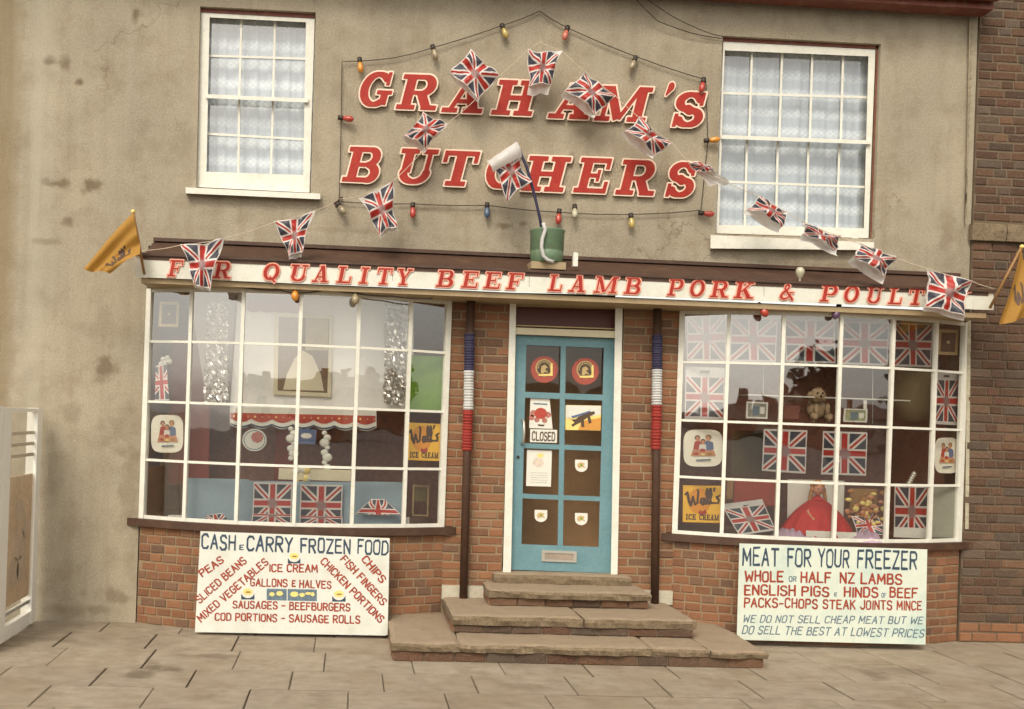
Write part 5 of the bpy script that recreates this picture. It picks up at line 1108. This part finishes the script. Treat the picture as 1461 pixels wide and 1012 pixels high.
# left bow window contents
jack('flag_strip', [(222, 522), (237, 518), (242, 572), (221, 572)], .0, 'narrow union flag strip hanging at the left end of the left bow window', 'flag', (.25, 0, .75, 1), mt='flagplain', group=None)
jack('carrier_bag', [(362, 688), (417, 689), (415, 748), (360, 747)], -.10, 'upright union flag carrier bag, left of the pair low in the left bow window', BG, (0, 0, 1, 1), wav=.004)
jack('carrier_bag', [(429, 691), (489, 692), (487, 751), (427, 750)], -.10, 'upright union flag carrier bag, right of the pair low in the left bow window', BG, wav=.004)
jack('carrier_bag', [(360, 733), (416, 734), (415, 751), (358, 750)], -.16, 'half-hidden union flag carrier bag lying before the left of the pair', BG, (0, 0, 1, .5), wav=.002)
jack('carrier_bag', [(428, 736), (489, 737), (488, 753), (427, 752)], -.18, 'half-hidden union flag carrier bag lying before the right of the pair', BG, (0, .0, 1, .5), wav=.002)
jack('folded_flag', [(530, 712), (548, 712), (574, 736), (506, 734)], -.08, 'fan-folded union flag on the blue-grey card, low in the left bow window', 'flag', (.0, .35, 1, 1), group=None, mt='flagplain')
jack('folded_flag', [(296, 735), (316, 732), (333, 749), (288, 747)], -.08, 'crumpled union flag lying at the foot of the blue-grey card, far left', 'flag', (.1, .3, .9, 1), group=None, mt='flagplain')
panel('display_card', [(264, 682), (356, 684), (354, 750), (262, 747)], .0, .012, M['card'], 'blue-grey display card behind the crumpled flag, left bow window', 'display card')
panel('display_card', [(347, 686), (500, 688), (500, 752), (346, 750)], -.04, .012, M['card'], 'blue-grey display card behind the pair of carrier bags', 'display card')
panel('display_card', [(502, 687), (577, 688), (576, 755), (501, 754)], .0, .012, M['card'], 'blue-grey display card behind the fan-folded flag', 'display card')
panel('green_panel', [(584, 507), (635, 509), (633, 589), (582, 588)], .06, .01, M['green'], 'bright grass-green panel in the right end pane of the left bow window', 'display card')
bp = panel('backdrop', [(340, 416), (590, 424), (590, 586), (470, 586), (328, 583)], .15, .03, M['backdrop'], 'large white backdrop screen hanging behind the left bow window', 'screen')
panel('side_screen', [(270, 414), (336, 416), (330, 545), (290, 545)], .20, .02, mat('pinkish_paper', (.42, .36, .32), .8, .1), 'dull pinkish screen behind the left foil strip', 'screen')
o = panel('red_pelmet', [(352, 418), (430, 421)]+[(430-78*k/16, 446+2.2*(abs(math.sin(k*PI/4)))-3+2*(1-k/16)) for k in range(17)], .105, .01, mat('pelmet_red', (.26, .05, .03), .8, .15, 30), 'dark red scalloped pelmet at the top of the left bow window', 'pelmet')
px('pelmet_edge', [(354, 425), (429, 428), (429, 430), (354, 427)], .094, .003, M['greyprint'], o)
o = panel('framed_picture', [[(392, 446), (475, 450), (472, 567), (390, 563)], [(398, 452), (470, 455.5), (467, 561), (396, 557.5)]], .118, .025, M['cream'], 'cream-framed picture with a pale cone shape on a brown ground, on the white backdrop', 'picture')
px('canvas', [(397, 451), (471, 454.5), (468, 562), (395, 558.5)], .115, .008, mat('canvas_brown', (.16, .10, .05), .7, .35, 9), o); px('painted_shape', [(404, 556), (409, 535), (420, 512), (432, 500), (446, 508), (458, 535), (462, 558)], .106, .002, M['cream'], o)
px('painted_shape', [(436, 454), (469, 456), (468, 500), (436, 500)], .1055, .002, mat('canvas_tan', (.45, .36, .22), .7, .2, 9), o)
def foil(q, Y, lab):
    r = random.Random(int(q[0][0])); nx, ny = 12, 44; vs = []; fs = []
    for j in range(ny+1):
        for i in range(nx+1):
            a = lerp2(q, i/nx, j/ny); vs.append(P(a[0]+r.uniform(-1.2, 1.2), a[1]+r.uniform(-1, 1), Y)+Vector((0, r.uniform(-.014, .014), 0)))
    for j in range(ny):
        for i in range(nx):
            k = j*(nx+1)+i
            if r.random() < .86: fs.append((k, k+1, k+nx+2)); 
            if r.random() < .86: fs.append((k, k+nx+2, k+nx+1))
    tag(mk('foil_streamer', vs, fs, M['foil'], None, fix=False), lab, 'foil decoration')
foil([(296, 430), (326, 431), (326, 578), (290, 576)], .02, 'crinkled silver foil streamer, left side of the left bow window')
foil([(550, 430), (582, 432), (578, 580), (547, 576)], .02, 'crinkled silver foil streamer hanging over the right part of the white backdrop')
def scal(x0, x1, y0, y1, n, amp, sl=.03):
    top = [(x0, y0), (x1, y0+(x1-x0)*sl)]; m_ = n*8
    return top+[(x1-(x1-x0)*k/m_, y1+(x1-x0)*(1-k/m_)*sl+amp*abs(math.sin(PI*k*n/m_))) for k in range(m_+1)]
o = panel('scalloped_frill', scal(328, 537, 581, 606, 7, 5, .022), .085, .008, M['cardw'], 'white scalloped frill with red swags and a navy wave, across the left bow window', 'frill')
px('red_band', scal(329, 536, 589, 597, 7, 5, .022), .076, .002, M['redprint'], o)
for k in range(21): px('band_flower', circ(334+k*10, 594+k*.22, 1.6, 1.6, 6), .0735, .001, M['skin'] if k % 3 else M['pyellow'], o)
tp = [(329+207*k/70, 603.5+k*.065+4*abs(math.sin(PI*k/10))) for k in range(71)]
px('navy_wave', tp+[(x, y+2.2) for x, y in tp[::-1]], .0735, .0015, M['navyprint'], o)
o = panel('paper_plate', circ(363, 628, 17.5, 16, 22), .04, .006, M['cardw'], 'round white paper plate with a red flower under the frill', 'plate'); px('flower', circ(367, 624, 9, 8, 8), .033, .002, mat('faded_red', (.45, .15, .12), .8, .3, 60), o); px('plate_ring', [circ(363, 628, 15.5, 14, 22), circ(363, 628, 14.5, 13, 22)], .033, .0015, M['greyprint'], o)
for (x0_, y0_, n_, lab) in ((415, 612, 7, 'left of two white paper chains hanging under the frill'), (463, 618, 8, 'right of two white paper chains hanging under the frill')):
    b_ = MB()
    for k in range(n_): b_.ball(P(x0_+(k % 2)*4, y0_+k*7, .04), .020+.008*(k % 3), 0, 8, (1.2, .5, 1))
    tag(b_.build('paper_chain', M['cardw'], None, True), lab, 'paper chain', 'paper chains under the frill')
o = panel('blue_card', [(424, 612), (452, 613), (450, 634), (423, 633)], .06, .004, M['bluep'], 'small blue picture card hanging under the frill', 'card'); px('card_cloud', circ(437, 622, 8, 4, 10), .055, .001, M['cardw'], o)
o = panel('counter_shelf', [(398, 668), (502, 671), (501, 687), (397, 684)], .5, .5, M['cream'], 'cream shelf end behind the pair of carrier bags', 'shelf')
b_ = MB()
for k in range(14): b_.ball(P(430+R.uniform(-11, 9), 681+R.uniform(-13, 12), .0), .018+R.random()*.014, k % 2, 6, (1, .7, 1))
tag(b_.build('flower_posy', [M['cardw'], M['pyellow']], None, False), 'posy of cream and yellow flowers between the two carrier bags', 'flowers')
panel('red_drape', [(246, 480), (300, 480), (298, 690), (240, 690)], .7, .03, M['drape'], 'dark red drape deep inside behind the left foil streamer', 'curtain'); panel('red_drape', [(395, 600), (420, 600), (416, 690), (390, 690)], .7, .03, M['drape'], 'narrow dark red drape below the frill', 'curtain')
panel('price_card', [(240, 735), (262, 735), (262, 747), (234, 746)], -.05, .003, M['cardw'], 'blank white price card propped in the left corner of the left bow window', 'card'); panel('price_card', [(573, 738), (584, 738), (584, 753), (574, 753)], -.06, .003, M['cardw'], 'blank white price card near the right end of the left bow window', 'card')
o = panel('gilt_shape', [[(589, 692), (612, 693), (611, 737), (588, 736)], [(591, 694), (610, 695), (609, 735), (590, 734)]], .35, .02, M['gold'], 'gilt outline standing in for a reflection, right end of the left bow window', 'frame'); px('reflection_fill', [(592, 696), (609, 697), (608, 716), (591, 715)], .34, .004, mat('reflection_olive', (.16, .12, .04), .7, .3, 20), o)  # solid outline and fill imitate a reflection in the end pane
b_ = MB()
for k in range(5): b_.ball(P(230+k*3, 520-k%2*6-k, .05), .025, 0, 8)
tag(b_.build('white_rosette', M['cardw'], None, True), 'bunched white rosette above the narrow union flag strip', 'rosette')
# right bow window contents
for k, (q, uvr, lab) in enumerate((([(980, 450), (1035, 446), (1036, 516), (980, 515)], (0, 0, 1, 1), 'left end'), ([(1042, 452), (1108, 454), (1108, 517), (1042, 516)], (0, 0, 1, 1), 'second from the left'), ([(1120, 455), (1192, 457), (1191, 519), (1120, 517)], (0, 0, 1, 1), 'in the middle'),
        ([(1200, 458), (1268, 460), (1267, 522), (1200, 520)], (0, 0, 1, 1), 'fourth from the left'), ([(1275, 460), (1330, 462), (1329, 524), (1275, 523)], (0, 0, 1, 1), 'right end'))):
    jack('hanging_flag', q, (.05, -.02, -.05, -.02, .05)[k], 'union flag hung across the top row of the right bow window, '+lab, 'flag', uvr, group='flags hung across the right bow window', wav=.012)
jack('carrier_bag', [(978, 523), (1034, 525), (1033, 600), (977, 598)], .02, 'union flag carrier bag with a pale blue grip, left end of the right bow window', BG, head=.18, wav=.003)
jack('carrier_bag', [(1334, 532), (1368, 533), (1366, 607), (1332, 605)], .06, 'narrow-looking union flag carrier bag at the right end of the right bow window', BG, head=.12, wav=.003)
jack('carrier_bag', [(1090, 612), (1152, 614), (1149, 676), (1087, 672)], .05, 'left of two union flag carrier bags hanging in the middle of the right bow window', BG, wav=.006)
jack('carrier_bag', [(1174, 615), (1237, 617), (1236, 679), (1172, 677)], .05, 'right of two union flag carrier bags hanging in the middle of the right bow window', BG, wav=.006)
jack('carrier_bag', [(1037, 722), (1096, 714), (1107, 757), (1054, 764)], -.08, 'union flag carrier bag lying tilted beside the yellow sign', BG, head=.16, tilt=-.12, wav=.01)
jack('carrier_bag', [(1277, 692), (1326, 693), (1325, 768), (1275, 766)], .0, 'union flag carrier bag standing low near the right end, white at its foot', BG, (0, 0, 1, 1), wav=.004)
px('white_foot', [(1275.5, 752), (1325.5, 754), (1325, 768.5), (1275, 766.5)], -.01, .002, M['cardw'], [o for o in C.objects if 'white at its foot' in o.get('label', '')][0])
jack('crumpled_flag', [(1222, 738), (1258, 734), (1266, 762), (1225, 765)], -.09, 'crumpled union flag lying between the doll and the low carrier bag', 'flag', tilt=-.08, wav=.03, group=None, mt='flagplain')
panel('corner_card', [(1331, 691), (1370, 692), (1368, 768), (1329, 767)], .0, .008, mat('card_greygreen', (.34, .34, .27), .8, .06), 'plain grey-white card in the bottom right corner of the right bow window', 'display card')
sh_ = MB()
a, b = P(1057, 564, .25), P(1285, 571, .25); sh_.box(a.x, b.x, .10, .42, a.z-.004, a.z+.006)
shf = tag(sh_.build('glass_shelf', M['cardw'], None), 'thin white-edged shelf hanging across the right bow window', 'shelf')
sh2 = MB(); a, b = P(1060, 602, .25), P(1290, 608, .25); sh2.box(a.x, b.x, .08, .42, a.z-.012, a.z)
tag(sh2.build('lower_shelf', M['brown'], None), 'dark lower shelf carrying small frames in the right bow window', 'shelf')
for x in (1089, 1245): MB().tube([P(x, 500, .2), P(x, 605, .2)], .0035, 6).build('hanger', M['cardw'], shf, True)
def smallframe(q, Y, lab, mt, rot=None):
    o = panel('photo_frame', [q, sub(q, .08, .1, .92, .9)], Y, .015, M['cardw'], lab, 'frame'); px('photo_print', sub(q, .07, .09, .93, .91), Y-.002, .006, mat(mt[0], mt[1], .6, .4, 60), o); px('print_shape', sub(q, .3, .25, .6, .8), Y-.009, .002, M['greyprint'], o); px('print_shape', sub(q, .65, .3, .85, .7), Y-.009, .002, M['cardw'], o)
smallframe([(1065, 573), (1096, 574), (1095, 598), (1064, 597)], .12, 'small white-framed print, left on the shelf of the right bow window', ('print_grey', (.28, .26, .2))); smallframe([(1204, 583), (1238, 584), (1237, 603), (1203, 602)], .12, 'small greenish framed print like a banknote, right on the shelf', ('print_green', (.30, .32, .16)))
panel('red_box', [(1119, 578), (1141, 579), (1140, 598), (1118, 597)], .14, .06, mat('dull_red_box', (.18, .06, .04), .7, .2), 'small dull red box between the white frame and the toy dog', 'box')
panel('white_tag', [(1232, 571), (1237, 571), (1237, 584), (1232, 584)], .11, .003, M['cardw'], 'small upright white tag above the banknote print', 'tag')
# toy dog on the shelf
zz = P(1165, 601, .2).z+.002; xx = P(1165, 601, .2).x
tg = MB(); tg.ball((xx, .2, zz+.10), .085, 0, 12, (1.15, .8, 1)); tg.ball((xx-.03, .14, zz+.22), .065, 0, 12, (1.05, .9, 1)); tg.ball((xx-.045, .075, zz+.205), .03, 0, 8, (1, 1, .8))
for sx in (-1, 1): tg.ball((xx-.03+sx*.065, .15, zz+.21), .03, 0, 8, (.6, .7, 1.5)); tg.ball((xx+sx*.065, .12, zz+.035), .036, 0, 8, (.9, 1.5, 1)); tg.ball((xx+sx*.05, .11, zz+.10), .027, 0, 8, (.8, .9, 1.9))
for k in range(260):
    v = R.choice(tg.v); tg.ball(v+Vector((0, -.004, 0)), R.uniform(.006, .014), 0, 5, (1, 1, 1.5)) if k == 0 else tg.add([v, v+Vector((R.uniform(-.02, .02), R.uniform(-.02, .0), R.uniform(-.02, .012))), v+Vector((R.uniform(-.012, .012), R.uniform(-.015, .0), R.uniform(-.012, .012)))], [(0, 1, 2)])
td = tag(tg.build('toy_dog', M['fur'], None, True), 'shaggy fawn toy dog sitting on the shelf of the right bow window', 'toy')
for dx in (-.055, -.010): MB().ball((xx+dx, .085, zz+.24), .009, 0, 6).build('eye', M['dark'], td, True)
MB().ball((xx-.045, .045, zz+.212), .011, 0, 6).build('nose', M['dark'], td, True)
# doll in a red dress
dz = Z0-.015; dxx = P(1165, 752, -.03).x; dY = -.03
sk = MB(); prof = [(.31, 0), (.315, .02), (.295, .07), (.265, .13), (.225, .19), (.175, .25), (.13, .29), (.085, .325), (.045, .345)]
sk.lathe((dxx, dY, dz), prof, 54, 0, wob=.09, wn=11)
for v in sk.v: v.y = dY+(v.y-dY)*.62
dl = tag(sk.build('doll', M['dress'], None, True), 'fair-haired doll in a spreading red dress seated in the right bow window', 'doll')
bd = MB(); bd.lathe((dxx, dY, dz+.33), [(.05, 0), (.055, .012), (.035, .03), (.018, .04), (.017, .06)], 14); bd.build('bodice', M['dress'], dl, True)
hd = MB(); hd.ball((dxx, dY-.005, dz+.43), .050, 0, 16, (.92, .95, 1.08)); hd.ball((dxx, dY-.055, dz+.425), .008, 0, 6)
hd.tube([(dxx-.05, dY, dz+.31), (dxx-.12, dY-.08, dz+.24), (dxx-.10, dY-.125, dz+.19)], [.016, .011, .007], 8); hd.tube([(dxx+.05, dY, dz+.31), (dxx+.12, dY-.08, dz+.24), (dxx+.10, dY-.125, dz+.19)], [.016, .011, .007], 8)
for sx in (-1, 1): hd.ball((dxx+sx*.095, dY-.13, dz+.185), .014, 0, 8)
hd.build('head_and_arms', M['skin'], dl, True)
hr = MB(); r = random.Random(3)
for k in range(46):
    a = r.uniform(0, 2*PI); e_ = r.uniform(-.35, 1.4)
    v = Vector((math.cos(a)*math.cos(e_), math.sin(a)*math.cos(e_), math.sin(e_)))
    if v.y < -.35 and v.z < .45: continue
    hr.ball((dxx+v.x*.052, dY+.008+v.y*.052, dz+.437+v.z*.055), r.uniform(.013, .021), 0, 6)
for sx in (-1, 1):
    for k in range(5): hr.ball((dxx+sx*(.052+.004*k), dY, dz+.43-.022*k), .017, 0, 6)
hr.build('hair', M['hair'], dl, True)
ey = MB(); 
for sx in (-1, 1): ey.ball((dxx+sx*.018, dY-.049, dz+.437), .0065, 0, 6)
ey.build('eyes', M['bluep'], dl, True); mo = MB(); mo.ball((dxx, dY-.050, dz+.405), .007, 0, 6, (1.3, .6, .6)); mo.build('mouth', M['redprint'], dl, True)
n = 90; tp = [Vector((dxx+.318*(1+.09*math.sin(11*2*PI*k/n))*math.cos(2*PI*k/n), dY+.197*(1+.09*math.sin(11*2*PI*k/n))*math.sin(2*PI*k/n), dz+.012)) for k in range(n+1)]
MB().tube(tp, .008, 5).build('hem_trim', M['cardw'], dl, True)
panel('white_screen', [(1124, 684), (1205, 686), (1203, 752), (1123, 750)], .12, .02, M['cardw'], 'white card backing behind the doll', 'display card')
def cloth(cx, cy, w_, d_, h_, seed, mt, name, lab, cat, Y=-.2):
    c = P(cx, cy, Y); nx, ny = 22, 14; vs = []; fs = []
    for j in range(ny+1):
        for i in range(nx+1):
            u, v = i/nx-.5, j/ny-.5; e_ = max(0, 1-(u*u+v*v)*4.4)
            hgt = h_*e_*(.55+.9*abs(noise.noise(Vector((u*7+seed, v*7, 1)))))+.004
            vs.append((c.x+u*w_*(1+.15*math.sin(v*9+seed)), Y+v*d_, Z0-.015+hgt))
    for j in range(ny):
        for i in range(nx): k = j*(nx+1)+i; fs.append((k, k+1, k+nx+2, k+nx+1))
    return tag(mk(name, vs, fs, mt, None, smooth=True, fix=False), lab, cat)
cloth(1125, 752, .34, .22, .12, 2, M['mauve'], 'mauve_cloth', 'crumpled mauve cloth left of the red dress', 'cloth', -.16); cloth(1232, 757, .42, .22, .12, 5, M['mauve'], 'mauve_cloth', 'crumpled mauve cloth right of the red dress, under the flag', 'cloth', -.18)
o = panel('white_tray', [(1150, 757), (1222, 760), (1222, 769), (1150, 766)], -.20, .02, M['cardw'], 'low white tray edge in front of the red dress', 'tray')
o = MB(); cc = P(1236, 728, -.02)
for k in range(90): o.ball((cc.x+R.gauss(0, .055), -.02+R.uniform(-.05, .05), cc.z+R.gauss(0, .06)), R.uniform(.008, .022), k % 3, 6, (1.4, .7, R.uniform(.6, 1.5)))
tag(o.build('flower_basket', [M['hair'], M['pyellow'], M['skin']], None, False), 'ginger and yellow dried flower bunch right of the doll', 'flowers')
panel('sleeve_card', [(1213, 697), (1252, 698), (1251, 736), (1212, 735)], .06, .01, M['wood'], 'brown card behind the ginger flower bunch', 'display card')
panel('red_cushion', [(1048, 686), (1110, 688), (1108, 722), (1046, 720)], .1, .05, mat('cushion_red', (.28, .045, .025), .85, .2), 'dull red padded panel above the tilted carrier bag', 'cushion')
panel('wood_post', [(1038, 682), (1047, 682), (1045, 712), (1036, 712)], .05, .03, M['wood'], 'short wooden upright beside the red padded panel', 'post')
panel('striped_curtain', [(1045, 614), (1090, 615), (1087, 680), (1042, 679)], .5, .02, mat('olive_curtain', (.12, .08, .03), .85, .3, 10), 'olive brown curtain left of the hanging carrier bags', 'curtain')
o = MB(); c = P(1304, 548, .5); o.lathe((c.x, .5, c.z-.35), [(.02, 0), (.12, .02), (.2, .16), (.21, .35), (.19, .55), (.1, .62), (.01, .63)], 20)
tag(o.build('paper_lantern', mat('lantern_tan', (.30, .24, .12), .8, .1), None, True), 'large tan paper lantern hanging behind the right part of the right bow window', 'lantern')
o = MB(); c = P(1303, 690, -.05)
for k in range(5): o.ball((c.x-.02+.01*k, -.02, c.z+.0+.02*k), .022, 0, 7)
tag(o.build('glass_ornament', M['metal'], None, True), 'small silvery ornament standing above the low carrier bag', 'ornament')
